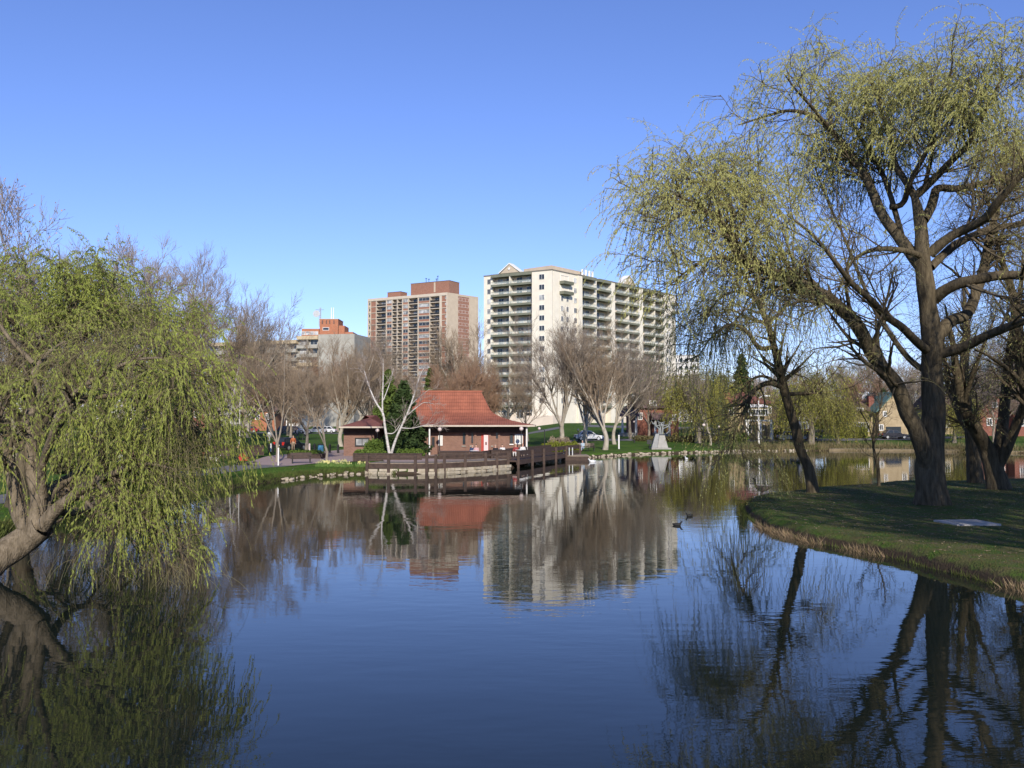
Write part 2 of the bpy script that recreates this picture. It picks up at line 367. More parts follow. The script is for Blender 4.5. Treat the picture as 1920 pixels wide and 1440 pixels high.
def bumpy(P1, R1, n, amp, g):
    """one thick limb with an irregular, ridged outline"""
    if R1.max() > .13:
        P1, R1 = resample(list(P1), list(R1), int(len(P1)*2.6)); n = int(n*1.9) if n > 9 else 16
    V, q = tubes(P1[None], R1[None], n); V = V.reshape(len(P1), n, 3)
    for i in range(len(P1)):
        for j in range(n):
            nv = mnoise.noise(Vector(V[i, j]*np.array([2.2, 2.2, 0.9])))+0.6*(1-2*abs(mnoise.noise(Vector(V[i, j]*np.array([6, 6, 1.3])))))*(.6 if R1.max() > .13 else .3)
            V[i, j] += (V[i, j]-P1[i])*nv*amp
    return V.reshape(-1, 3), q
def leaves(Pp, n, ln, wd, g, t0=0.1, t1=1.0, down=0.6, spread=0.5):
    N, K, _ = Pp.shape; idx = g.integers(0, N, n); t = g.uniform(t0, t1, n)*(K-1); i0 = np.minimum(t.astype(int), K-2); fr = (t-i0)[:, None]
    a = Pp[idx, i0]; b = Pp[idx, i0+1]; c = a+(b-a)*fr
    d = nrm(nrm(b-a)*0.5+g.normal(size=(n, 3))*spread+np.array([0, 0, -down])); s = nrm(np.cross(d, g.normal(size=(n, 3))))
    l = (ln*g.uniform(.6, 1.3, n))[:, None]; w_ = (wd*g.uniform(.7, 1.3, n))[:, None]
    V = np.stack([c, c+d*l*.45+s*w_*.5, c+d*l, c+d*l*.45-s*w_*.5], 1).reshape(-1, 3)
    return V, np.arange(4*n).reshape(-1, 4)
def cloud(C, rad, n, size, g, flat=1.0):
    """leaf-sized faces scattered through blobs (centres C, radii rad)"""
    C = np.asarray(C, float); rad = np.asarray(rad, float)
    if rad.ndim == 1: rad = np.repeat(rad[:, None], 3, 1)
    vol = rad.prod(1)**(2/3); idx = g.choice(len(C), n, p=vol/vol.sum())
    d = nrm(g.normal(size=(n, 3))); r = g.uniform(0.35, 1.0, n)[:, None]**0.5
    c = C[idx]+d*r*rad[idx]*(1+0.25*g.normal(size=(n, 1))*0.5)
    u = nrm(g.normal(size=(n, 3))); v = nrm(np.cross(u, g.normal(size=(n, 3)))); s = (size*g.uniform(.5, 1.4, n))[:, None]
    V = np.stack([c-u*s, c+v*s*.6, c+u*s, c-v*s*.6], 1).reshape(-1, 3)
    return V, np.arange(4*n).reshape(-1, 4)
def join(parts):
    V = []; Q_ = []; b = 0
    for v, q in parts: V.append(v); Q_.append(q+b); b += len(v)
    return np.concatenate(V), np.concatenate(Q_)
def part(name, parts, m, root, origin, smooth=True):
    V, q = join(parts); return mk(name, np_mesh(name, V-np.asarray(origin), q, m, smooth=smooth), root)

BARK = mat('bark_grey', (0.33,0.28,0.22), (0.17,0.14,0.11), 2.5, 0.95, 0.03, 9, (3,3,.7), spec=.1)
BARK_D = mat('bark_dark', (0.15,0.12,0.077), (0.06,0.047,0.03), 2.2, 0.95, 0.05, 8, (3.2,3.2,.6), spec=.1)
BARK_W = mat('bark_furrowed', (0.25,0.20,0.14), (0.09,0.07,0.045), 5, 0.95, 0.06, 14, (1.6,1.6,.5), spec=.1, detail=10)
BARK_P = mat('bark_pale', (0.46,0.41,0.33), (0.27,0.23,0.18), 2, 0.9, 0.02, 9, (2,2,.7), spec=.1)
TWIG = mat('twigs_brown', (0.33,0.25,0.17), (0.22,0.165,0.115), 1, 0.95, spec=.1)
TWIG_R = mat('twigs_reddish', (0.34,0.22,0.14), (0.24,0.15,0.10), 1, 0.95, spec=.1)
TWIG_G = mat('twigs_grey', (0.34,0.28,0.22), (0.24,0.195,0.15), 1, 0.95, spec=.1)
TWIG_D = mat('twigs_dark', (0.15,0.12,0.075), (0.085,0.065,0.045), 1, 0.95, spec=.1)
TWIG_W = mat('twigs_olive', (0.26,0.23,0.11), (0.17,0.145,0.07), 1, 0.95, spec=.1)
BIRCH = mat('birch_bark', (0.68,0.65,0.60), (0.30,0.26,0.23), 3, 0.7, 0.005, 20, (1,1,4), spec=.2)
WLEAF = mat('willow_leaf_bright', (0.43,0.475,0.10), (0.22,0.26,0.055), 1.6, 0.6, transl=0.35, spec=.2)
WLEAF_O = mat('willow_leaf_olive', (0.58,0.56,0.20), (0.40,0.40,0.13), 1.2, 0.6, transl=0.35, spec=.2)
WLEAF_F = mat('willow_leaf_far', (0.46,0.44,0.08), (0.28,0.28,0.05), 0.8, 0.7, transl=0.3, spec=.1)
NEEDLE = mat('evergreen_needles', (0.055,0.085,0.025), (0.022,0.04,0.012), 1.2, 0.8, spec=.15)
NEEDLE_L = mat('evergreen_light', (0.11,0.15,0.03), (0.06,0.09,0.02), 1.2, 0.8, spec=.15)
SHRUB = mat('shrub_leaf', (0.12,0.17,0.03), (0.06,0.10,0.02), 2.5, 0.8, spec=.15)
HEDGE = mat('hedge_leaf', (0.19,0.20,0.03), (0.11,0.13,0.02), 2.5, 0.8, spec=.15)
BUD = mat('pink_buds', (0.50,0.36,0.31), (0.40,0.27,0.23), 2, 0.8, transl=0.2)

def bare_proto(name, seed, h, r_, style, bark, twig, n1=16, n2=110, n3=700, n4=3600, rmin=0.015, label='', cat='tree', buds=0):
    g = np.random.default_rng(seed); o = (0, 0, 0); r = r_*0.72
    root = empty(name, (0, 0, 0), label, cat)
    up = 0.5
    if style == 'vase':
        tp, tr = resample([(0,0,-.2),(g.normal()*.1,g.normal()*.1,h*.1),(g.normal()*.2,g.normal()*.2,h*.2)], [r*1.35, r, r*.9], 6)
        L1P, L1R = grow(tp[None], tr[None], n1//2, .8, 1, h*.78, (12, 34), 12, (0,0,.25), .06, rr=.55, rmin=.05, lt=0, g=g, Lv=.15, rmax=r*.6)
        L2 = grow(L1P, L1R, n2//3, .15, .8, h*.42, (15, 38), 9, (0,0,.3), .08, rr=.6, rmin=.03, lt=.4, g=g)
        L3 = grow(np.concatenate([L1P[:, 2:11], L2[0]]), np.concatenate([L1R[:, 2:11], L2[1]]), n3//3, .25, 1, h*.22, (20, 45), 7, (0,0,.25), .1, rr=.6, rmin=.02, g=g)
        Z = [(tp, tr), (L1P, L1R), L2, L3]
    elif style == 'fork':
        tp, tr = resample([(0,0,-.2),(.15,0,h*.1),(-.1,.1,h*.17)], [r*1.3, r, r*.9], 6)
        L1P, L1R = grow(tp[None], tr[None], 4, .9, 1, h*.85, (10, 22), 12, (0,0,.3), .05, rr=.6, rmin=.05, lt=0, g=g, Lv=.12)
        L2 = grow(L1P, L1R, n2//4, .2, .95, h*.3, (25, 50), 9, (0,0,.5), .07, rr=.55, rmin=.025, g=g)
        L3 = grow(L2[0], L2[1], n3//4, .2, 1, h*.16, (25, 50), 7, (0,0,.4), .1, rr=.6, rmin=.018, g=g)
        Z = [(tp, tr), (L1P, L1R), L2, L3]
    else:
        wob = r*1.2 if style == 'upright' else r*2.2
        top = h*(.93 if style == 'upright' else .72)
        tp, tr = resample([(0,0,-.2)]+[(g.normal()*wob*(k/5), g.normal()*wob*(k/5), top*k/5) for k in range(1, 6)], [r*1.35, r, r*.75, r*.5, r*.25, .03], 14)
        a = (18, 35) if style == 'upright' else (35, 65)
        L1P, L1R = grow(tp[None], tr[None], n1, .22, .97, h*(.38 if style == 'upright' else .52), a, 10, (0,0,.55 if style == 'upright' else .4), .07, rr=.55, rmin=.04, lt=.5, g=g)
        L2 = grow(L1P, L1R, n2//2, .2, 1, h*.24, (25, 50), 8, (0,0,.35), .09, rr=.6, rmin=.025, g=g)
        L3 = grow(np.concatenate([L2[0]]), L2[1], n3//3, .2, 1, h*.14, (25, 50), 6, (0,0,.3), .1, rr=.6, rmin=.018, g=g)
        Z = [(tp, tr), (L1P, L1R), L2, L3]
    L4 = grow(np.concatenate([L3[0]]), L3[1], int(n3*1.1), .1, 1, h*.095, (20, 50), 5, (0,0,.25), .12, rr=.6, rmin=rmin, g=g)
    L5 = grow(L4[0], L4[1], int(n4*1.25), .05, 1, h*.06, (20, 50), 4, (0,0,.25), .12, rr=.6, rmin=rmin*.75, g=g)
    tk = [bumpy(tp, tr, 12, .12, g), tubes(Z[1][0], Z[1][1], 7)]
    part('trunk', tk, bark, root, o)
    part('crown', [tubes(*Z[2], n=5), tubes(*Z[3], n=4), tubes(*L4, n=3), tubes(*L5, n=3)], twig, root, o, smooth=False)
    if buds: 
        V, q = leaves(L5[0], buds, .16, .11, g, .3, 1, -.2); mk('buds', np_mesh('buds', V, q, BUD), root)
    return root

def willow_proto(name, seed, h, r, leafm, label, nst=1300, nlf=26000):
    g = np.random.default_rng(seed); root = empty(name, (0, 0, 0), label, 'tree')
    tp, tr = resample([(0,0,-.2),(.1,0,h*.2),(0,.2,h*.4),(.2,0,h*.6)], [r*1.3, r, r*.8, r*.4], 8)
    L1 = grow(tp[None], tr[None], 12, .45, 1, h*.55, (20, 65), 10, (0,0,.15), .08, rr=.6, rmin=.05, lt=.2, g=g)
    L2 = grow(L1[0], L1[1], 90, .3, 1, h*.25, (25, 60), 8, (0,0,-.1), .1, rr=.6, rmin=.03, g=g)
    S_ = grow(np.concatenate([L2[0]]), L2[1], nst, .2, 1, h*.42, (30, 80), 9, (0,0,-1.3), .07, rr=.4, rmin=.012, g=g, lt=0, Lv=.5)
    part('trunk', [bumpy(tp, tr, 12, .12, g), tubes(*L1, n=6)], BARK, root, (0,0,0))
    part('branches', [tubes(*L2, n=4), tubes(*S_, n=3)], TWIG_D, root, (0,0,0), False)
    V, q = leaves(S_[0], nlf, .22, .07, g); mk('foliage', np_mesh('foliage', V, q, leafm), root)
    return root

# ------------------------------------------------------------------ the traced foreground trees
def limb(pts, rad, K=16):
    """pts: (px, py, depth) read from the place's perspective, turned into real positions"""
    return resample([P(*p) for p in pts], rad, K)
def big_tree(name, label, base, limbs, bark, twig, leafm, seed, lev, trunk_n=18, cat='tree', extra_limbs=None):
    g = np.random.default_rng(seed); root = empty(name, base, label, cat)
    big = [bumpy(p, r, trunk_n if r.max() > .25 else 9, .13, g) for p, r in limbs]
    LP = np.stack([resample(list(p), list(r), 16)[0] for p, r in limbs if True]); LR = np.stack([np.interp(np.linspace(0, 1, 16), np.linspace(0, 1, len(r)), r) for p, r in limbs])
    part('trunk', big, bark, root, base)
    return root, LP, LR, g

# --- the big willow on the peninsula
D0 = 40.5
b0 = np.array([X_(1745, D0), D0, Hz(X_(1745, D0), D0)])
def tr_(pts, rad, K=18): return limb(pts, rad, K)
L = []
L.append(tr_([(1747,952,40.5),(1744,925,40.5),(1742,890,40.5),(1744,840,40.6),(1750,760,40.7),(1748,700,40.8),(1750,640,40.8),(1745,600,41),(1740,540,41),(1735,480,41),(1733,430,41.2),(1730,400,41.2),(1722,365,41.3)],
   [.74,.62,.55,.50,.46,.45,.43,.41,.38,.35,.32,.26,.17], 26))
L.append(tr_([(1740,880,40.4),(1722,820,40.1),(1700,770,39.8),(1680,720,39.5),(1655,690,39.2),(1635,660,39),(1610,610,38.5),(1575,575,38.2),(1550,555,38),(1500,530,37.6),(1450,510,37.2),(1400,487,37),(1378,462,36.8),(1372,430,36.5),(1335,395,36.2),(1300,375,36),(1265,360,35.5)],
   [.38,.37,.35,.33,.32,.31,.29,.28,.27,.25,.23,.2,.17,.13,.09,.06,.03], 30))
L.append(tr_([(1744,660,40.8),(1720,640,40),(1690,610,39),(1660,590,38),(1640,565,37),(1600,530,36),(1570,490,35),(1530,440,34.5),(1480,400,34)], [.2,.18,.16,.15,.13,.11,.09,.06,.03]))
L.append(tr_([(1735,500,41),(1710,470,41.5),(1690,440,42),(1660,400,42.5),(1640,350,43),(1620,310,43.5),(1600,280,44),(1575,250,44),(1540,215,44.2),(1490,200,44.4),(1440,212,44.5),(1390,228,44.5)], [.3,.27,.25,.23,.2,.18,.16,.14,.11,.08,.06,.03]))
L.append(tr_([(1735,480,41),(1700,468,40),(1650,465,39),(1612,480,38.4),(1592,505,38),(1575,545,38)], [.15,.13,.11,.09,.07,.04]))
L.append(tr_([(1722,365,41.3),(1740,350,41),(1770,320,40.2),(1800,290,39.5),(1820,270,39),(1850,220,38),(1870,170,37.5)], [.2,.17,.15,.13,.11,.08,.04]))
L.append(tr_([(1722,365,41.3),(1702,330,41.6),(1685,300,42),(1680,260,42.5),(1660,200,43),(1650,160,43.5),(1640,130,44)], [.17,.14,.13,.11,.08,.06,.03]))
L.append(tr_([(1738,410,41.1),(1755,380,41.5),(1765,350,42),(1800,350,42.5),(1850,340,43),(1910,320,43.5),(1960,290,44)], [.22,.2,.17,.15,.13,.1,.05]))
L.append(tr_([(1748,475,41),(1780,447,40.5),(1810,430,40),(1850,410,39),(1880,375,38),(1920,330,37),(1970,280,36)], [.24,.21,.19,.17,.14,.11,.05]))
L.append(tr_([(1750,500,41),(1790,462,41.5),(1830,440,42),(1870,425,43),(1940,415,44),(2020,400,45)], [.2,.18,.16,.13,.1,.05]))
L.append(tr_([(1755,560,41),(1790,535,40.3),(1850,520,39.5),(1900,514,39),(1960,525,38),(2030,560,37)], [.27,.24,.21,.18,.13,.06]))
L.append(tr_([(1752,640,40.9),(1785,602,41.5),(1815,590,42),(1830,560,42.5),(1850,500,43),(1862,440,43.5),(1880,380,44),(1895,300,45),(1900,220,46)], [.3,.27,.24,.21,.18,.14,.11,.07,.04]))
L.append(tr_([(1760,665,40.8),(1810,650,40),(1850,630,39),(1900,610,38),(1960,590,37),(2040,560,36)], [.24,.21,.19,.16,.12,.06]))
L.append(tr_([(1745,700,40.8),(1705,672,41.4),(1655,600,42),(1625,540,43),(1590,450,44),(1560,380,45),(1530,300,46)], [.14,.12,.1,.08,.06,.05,.03]))
L.append(tr_([(1675,385,42.2),(1700,378,42),(1712,340,41),(1745,280,40),(1770,220,39),(1790,150,38.5),(1800,100,38)], [.14,.13,.11,.09,.07,.05,.03]))
L.append(tr_([(1700,455,41.7),(1672,350,43),(1650,300,44.5),(1600,220,46),(1560,170,47),(1530,125,47.5)], [.14,.13,.11,.09,.06,.03]))
L.append(tr_([(1378,470,36.8),(1385,430,37.5),(1400,400,38),(1400,360,38.5),(1380,330,39)], [.1,.08,.06,.05,.03]))
L.append(tr_([(1500,532,37.6),(1450,545,36.5),(1420,560,35.5),(1380,600,35)], [.08,.06,.04,.02]))
L.append(tr_([(1400,490,37),(1350,480,36.5),(1300,500,36),(1250,540,35.8)], [.1,.07,.05,.02]))
L.append(tr_([(1575,250,44),(1535,200,43),(1500,160,42),(1478,130,42)], [.1,.08,.06,.03]))
L.append(tr_([(1740,350,41),(1762,250,41),(1752,180,41),(1740,125,41)], [.1,.08,.06,.03]))
L.append(tr_([(1870,180,37.5),(1885,150,37),(1900,120,37)], [.06,.05,.03]))
L.append(tr_([(1378,462,36.8),(1345,405,37.5),(1295,380,38),(1235,365,38.5)], [.12,.1,.07,.03]))
L.append(tr_([(1372,430,36.5),(1375,385,37.5),(1345,350,38),(1300,335,38)], [.1,.08,.06,.03]))
L.append(tr_([(1335,395,36.2),(1280,400,35.5),(1225,440,35)], [.08,.06,.03]))
# root flare
for a_ in (0.3, 1.3, 2.4, 3.3, 4.4, 5.4):
    c_ = b0+np.array([math.cos(a_), math.sin(a_), 0])*0.34
    L.append(resample([c_+np.array([0,0,1.2]), c_+np.array([math.cos(a_)*.25, math.sin(a_)*.25, .4]), c_+np.array([math.cos(a_)*.5, math.sin(a_)*.5, -.15])], [.14,.19,.09], 8))
root, LP, LR, g = big_tree('willow_tree', 'largest willow, thick trunk and olive crown, one long limb reaching left over the water', b0, L, BARK_D, TWIG_D, WLEAF_O, 21, None)
LP = LP[:-6]; LR = LR[:-6]
up_ = slice(1, None)
A1 = grow(LP[up_], LR[up_], 420, .22, 1, 3.9, (25, 65), 10, (0,0,.25), .1, rr=.36, rmin=.022, lt=.62, g=g)
kz = A1[0][:, 0, 2]; kk = (kz > 12.5) | (A1[0][:, 0, 0] < 12.2) | (g.random(len(kz)) < .6); A1 = (A1[0][kk], A1[1][kk])
A2 = grow(A1[0], A1[1], 2200, .2, 1, 1.9, (25, 60), 8, (0,0,.0), .12, rr=.6, rmin=.016, lt=.5, g=g)
A3 = grow(A2[0], A2[1], 9000, .2, 1, 1.9, (25, 75), 9, (0,0,-.95), .08, rr=.5, rmin=.0065, lt=.2, g=g, Lv=.55)
def thin(A, lo, keep_low):
    z = A[0][:, 0, 2]; x = A[0][:, 0, 0]; p = np.where((z > lo) | (x < 12.2), 1.0, np.clip((z-3)/(lo-3), 0, 1)**1.5*(1-keep_low)+keep_low)
    k = g.random(len(z)) < p; return A[0][k], A[1][k]
lump = [1, 16, 18, 22, 23, 24]
B1 = grow(LP[lump], LR[lump], 80, .45, 1, 1.6, (25, 65), 10, (0,0,.15), .1, rr=.5, rmin=.03, lt=.3, g=g)
B2 = grow(B1[0], B1[1], 420, .2, 1, 1.3, (25, 60), 8, (0,0,.0), .12, rr=.6, rmin=.014, lt=.3, g=g)
B3 = grow(B2[0], B2[1], 1700, .2, 1, 2.3, (25, 75), 9, (0,0,-1.1), .07, rr=.5, rmin=.006, lt=.1, g=g, Lv=.55)
A3 = thin(A3, 16.5, .16); A2 = thin(A2, 13.0, .5)
A1, A2, A3 = [(np.concatenate([a[0], b[0]]), np.concatenate([a[1], b[1]])) for a, b in ((A1, B1), (A2, B2), (A3, B3))]
part('branches', [tubes(*A1, n=6), tubes(*A2, n=4)], TWIG_D, root, b0)
kk = ~((A3[0][:, -1, 2] < 8.6) & (A3[0][:, -1, 0] < 9.5) & (g.random(len(A3[0])) < .8)); A3 = (A3[0][kk], A3[1][kk])
kk = ~((A3[0][:, 0, 0] < 12.2) & (g.random(len(A3[0])) < .35)); A3 = (A3[0][kk], A3[1][kk])
hz_ = A3[0][:, 0, 2]
part('hanging_twigs', [tubes(*A3, n=3)], TWIG_W, root, b0, False)
wgt = np.where((hz_ > 16.0) | (A3[0][:, 0, 0] < 12.2), 1, .10)
sel = A3[0][g.random(len(hz_)) < wgt*np.clip((hz_-6)/6, .15, 1)]
V, q = leaves(sel, 320000, .11, .025, g, .1, 1, .8, .35)
mk('foliage', np_mesh('foliage', V-b0, q, WLEAF_O), root)

# --- the leaning willow on the tip
b1 = np.array([X_(1521, 48), 48, Hz(X_(1521, 48), 48)])
L = [tr_([(1522,925,48),(1518,895,48),(1512,870,48),(1500,845,48),(1490,800,47.8),(1478,760,47.6),(1468,720,47.4),(1462,690,47.2),(1450,640,47),(1440,605,46.6),(1420,560,46.2),(1400,520,46),(1385,490,45.8)], [.34,.26,.24,.27,.23,.22,.22,.19,.16,.14,.11,.08,.04], 26),
 tr_([(1466,725,47.4),(1440,718,47),(1412,735,46.6),(1397,770,46.3),(1378,805,46),(1368,850,46)], [.16,.14,.12,.1,.07,.03]),
 tr_([(1452,650,47),(1425,652,46.4),(1400,620,46),(1370,608,45.5),(1335,632,45),(1310,670,45)], [.13,.12,.1,.08,.05,.02]),
 tr_([(1475,740,47.5),(1500,738,47.9),(1520,738,48.3),(1545,725,48.6)], [.12,.09,.06,.03]),
 tr_([(1466,722,47.4),(1430,705,47.8),(1400,720,48),(1385,750,48.3)], [.1,.08,.05,.02]),
 tr_([(1440,605,46.6),(1470,580,47.4),(1490,540,48),(1500,490,49)], [.12,.09,.06,.03]),
 tr_([(1420,560,46.2),(1385,545,45.5),(1350,560,45),(1320,600,44.6)], [.1,.08,.05,.02]),
 tr_([(1440,605,46.6),(1410,598,48.5),(1370,580,50),(1330,585,51)], [.1,.08,.05,.02])]
root, LP, LR, g = big_tree('willow_tree', 'slender dark willow leaning over the water at the tip of the grassy point', b1, L, BARK_D, TWIG_D, WLEAF_O, 22, None)
A1 = grow(LP, LR, 110, .45, 1, 2.4, (25, 65), 8, (0,0,.1), .1, rr=.5, rmin=.03, g=g)
A2 = grow(np.concatenate([A1[0], LP[1:, ::2]]), np.concatenate([A1[1], LR[1:, ::2]]), 330, .2, 1, 1.6, (25, 60), 7, (0,0,-.1), .12, rr=.5, rmin=.016, g=g)
A3 = grow(A2[0], A2[1], 1700, .2, 1, 2.6, (25, 75), 10, (0,0,-1.2), .06, rr=.5, rmin=.009, lt=.1, g=g, Lv=.6)
part('branches', [tubes(*A1, n=5), tubes(*A2, n=4)], TWIG_D, root, b1)
part('hanging_twigs', [tubes(*A3, n=3)], TWIG_W, root, b1, False)
V, q = leaves(A3[0], 26000, .11, .034, g, .1, 1, .9, .3); mk('foliage', np_mesh('foliage', V-b1, q, WLEAF_O), root)

# --- other trees on the peninsula
def side_tree(base, L, label, seed, n=(50, 260, 1300), name='willow_tree', leaf=7000, Ls=(2.6, 1.7, 2.0), down=-.5):
    b = np.array([base[0], base[1], Hz(base[0], base[1])])
    root, LP, LR, g = big_tree(name, label, b, L, BARK_D, TWIG_D, WLEAF_O, seed, None)
    A1 = grow(LP, LR, n[0], .25, 1, Ls[0], (25, 55), 9, (0,0,.35), .1, rr=.36, rmin=.02, g=g)
    A2 = grow(A1[0], A1[1], n[1], .2, 1, Ls[1], (25, 60), 7, (0,0,.1), .12, rr=.5, rmin=.012, g=g)
    A3 = grow(A2[0], A2[1], n[2], .2, 1, Ls[2], (25, 70), 8, (0,0,down), .08, rr=.5, rmin=.009, lt=.1, g=g, Lv=.5)
    part('branches', [tubes(*A1, n=5), tubes(*A2, n=4), tubes(*A3, n=3)], TWIG_D, root, b, False)
    if leaf:
        V, q = leaves(A3[0], leaf, .11, .034, g, .1, 1, .8, .35); mk('foliage', np_mesh('foliage', V-b, q, WLEAF_O), root)
D = 49.5
side_tree((X_(1868,D), D), [tr_([(1870,928,D),(1866,900,D),(1858,870,D),(1845,835,D),(1825,800,48.8),(1805,760,48.5),(1795,700,48),(1788,640,47.6),(1775,570,47)], [.66,.48,.4,.34,.28,.22,.17,.11,.04], 22),
   tr_([(1862,880,D),(1872,840,D),(1880,790,50),(1888,720,50.5),(1898,640,51),(1915,560,52),(1925,470,53)], [.34,.3,.26,.21,.17,.11,.04]),
   tr_([(1866,880,D),(1890,830,49),(1912,780,48.5),(1935,720,48),(1965,640,47),(1990,560,46)], [.3,.26,.22,.17,.11,.04]),
   tr_([(1830,805,49),(1795,760,50.5),(1765,720,52),(1745,690,53)], [.16,.12,.08,.04]),
   tr_([(1805,765,48.5),(1825,700,47.5),(1850,640,46.5),(1870,590,46)], [.16,.12,.08,.04])],
   'dark many-stemmed willow standing at the right edge behind the largest willow', 23)
D = 55.5
side_tree((X_(1826,D), D), [tr_([(1827,912,D),(1824,870,D),(1820,820,D),(1812,760,D),(1808,700,D),(1815,620,D),(1810,540,D)], [.5,.36,.33,.3,.25,.18,.06], 20),
   tr_([(1820,820,D),(1790,760,56.5),(1775,700,57.5),(1770,620,58)], [.2,.17,.12,.05])], 'thinner dark trunk between the largest willow and the many-stemmed one, farther back on the point', 24, (40, 200, 800), leaf=0)
D = 46
side_tree((X_(1968,D), D), [tr_([(1968,935,D),(1960,880,D),(1948,820,D),(1930,740,D),(1915,660,D),(1905,560,D),(1880,470,D),(1870,400,D)], [.6,.45,.4,.34,.28,.2,.13,.05], 20),
   tr_([(1950,820,D),(1985,740,D),(2010,650,D),(2030,560,D)], [.26,.2,.15,.05]), tr_([(1930,740,D),(1900,700,45),(1860,670,44),(1830,655,43)], [.16,.12,.08,.04])],
   'dark willow cut off by the right edge of the picture on the grassy point', 25)
D = 52
side_tree((X_(1645,D), D), [tr_([(1645,915,D),(1645,885,D),(1640,858,D),(1636,835,D),(1640,800,D),(1650,765,D),(1655,730,D)], [.1,.085,.08,.07,.055,.035,.015], 16),
   tr_([(1637,832,D),(1628,800,D),(1615,775,D),(1600,760,D)], [.05,.04,.03,.012], 8), tr_([(1640,805,D),(1652,785,D),(1672,770,D)], [.04,.03,.012], 6)],
   'thin crooked sapling with bare twigs left of the largest willow', 26, (22, 70, 240), 'sapling', 0, (1.2, .8, .6), 0)

# --- left willows
D = 25.0
b2 = np.array([-17.0, 22.6, .45])
L = [resample([(-17,22.4,.3),(-16.2,23,.55),P(-60,1090,24),P(0,1046,24.6),P(50,1012,25),P(85,985,25)], [.6,.52,.43,.39,.37,.35], 22),
 tr_([(70,1000,25),(45,965,25),(32,930,25),(26,885,25),(8,850,25),(-20,790,25),(-40,720,25.5),(-60,660,26)], [.3,.21,.19,.17,.14,.11,.08,.04]),
 tr_([(70,990,25),(77,935,25.1),(66,895,25.1),(60,840,25.2),(52,790,25.4),(70,740,25.8),(62,700,26.2),(90,660,27),(120,640,27.5)], [.28,.2,.18,.165,.14,.11,.08,.05,.03]),
 tr_([(80,985,25),(92,935,25.4),(120,905,25.8),(160,878,26.3),(186,860,26.6),(192,820,27),(196,770,27.4),(220,715,28),(260,680,28.5)], [.22,.15,.13,.12,.11,.1,.08,.06,.03]),
 tr_([(85,985,25),(110,955,24.8),(140,930,24.5),(180,902,24.2),(230,882,23.8),(282,870,23.5),(330,880,23.2)], [.22,.16,.13,.1,.08,.05,.02]),
 tr_([(85,930,25.1),(80,890,24.8),(86,858,24.5),(100,815,24),(122,760,23.6),(170,715,23.2),(240,680,23),(300,672,22.8),(340,695,22.6)], [.14,.11,.1,.09,.08,.065,.05,.035,.02]),
 tr_([(180,880,24.3),(190,910,24),(215,935,23.8),(260,960,23.6),(300,990,23.4),(345,1010,23.3)], [.07,.055,.05,.04,.03,.012]),
 tr_([(196,775,27.4),(230,730,27),(290,690,26.6),(340,690,26.2),(380,740,26)], [.1,.09,.07,.05,.02]),
 tr_([(122,760,23.6),(180,745,23.8),(250,740,24),(320,760,24),(380,810,24)], [.09,.08,.06,.045,.02]),
 tr_([(60,680,26.2),(20,640,26),(-10,600,26),(-40,560,26)], [.08,.06,.04,.02]),
 tr_([(196,770,27.4),(170,715,29),(150,680,30),(160,650,31)], [.1,.08,.05,.02]),
 tr_([(92,935,25.4),(130,960,27),(180,945,29),(230,900,30),(280,830,30.5),(330,760,31)], [.14,.12,.1,.08,.06,.03]),
 tr_([(150,925,24.5),(190,960,24),(240,985,23.6),(290,1010,23.4)], [.07,.05,.03,.01])]
root, LP, LR, g = big_tree('willow_tree', 'bright green weeping willow leaning from the left bank, twigs trailing to the water', b2, L, BARK_W, TWIG_D, WLEAF, 31, None)
A1 = grow(LP[1:], LR[1:], 190, .3, 1, 1.35, (25, 70), 9, (0,0,-.05), .1, rr=.5, rmin=.02, g=g)
LL_, LLR = LP[[3,4,5,6,7,8,11,12]], LR[[3,4,5,6,7,8,11,12]]
A1b = grow(LL_, LLR, 110, .35, 1, 1.5, (25, 70), 9, (0,0,-.15), .1, rr=.5, rmin=.02, g=g)
AP = np.concatenate([A1[0], A1b[0]]); AR = np.concatenate([A1[1], A1b[1]])
A2 = grow(AP, AR, 900, .2, 1, 1.1, (25, 65), 7, (0,0,-.05), .12, rr=.5, rmin=.010, g=g)
A3 = grow(A2[0], A2[1], 3500, .2, 1, 1.5, (25, 75), 10, (0,0,-1.1), .07, rr=.45, rmin=.0055, lt=.1, g=g, Lv=.55)
part('branches', [tubes(AP, AR, n=5), tubes(*A2, n=4)], TWIG_D, root, b2)
part('hanging_twigs', [tubes(*A3, n=3)], TWIG_W, root, b2, False)
keep = A3[0][(A3[0][:, -1, 2] > .05)]
dens = np.array([mnoise.noise(Vector(p[4]*.55)) for p in keep]); keep = keep[dens+g.normal(size=len(dens))*.10 > -.06]
V, q = leaves(keep, 112000, .10, .020, g, .05, 1, 1.0, .28); mk('foliage', np_mesh('foliage', V-b2, q, WLEAF), root)

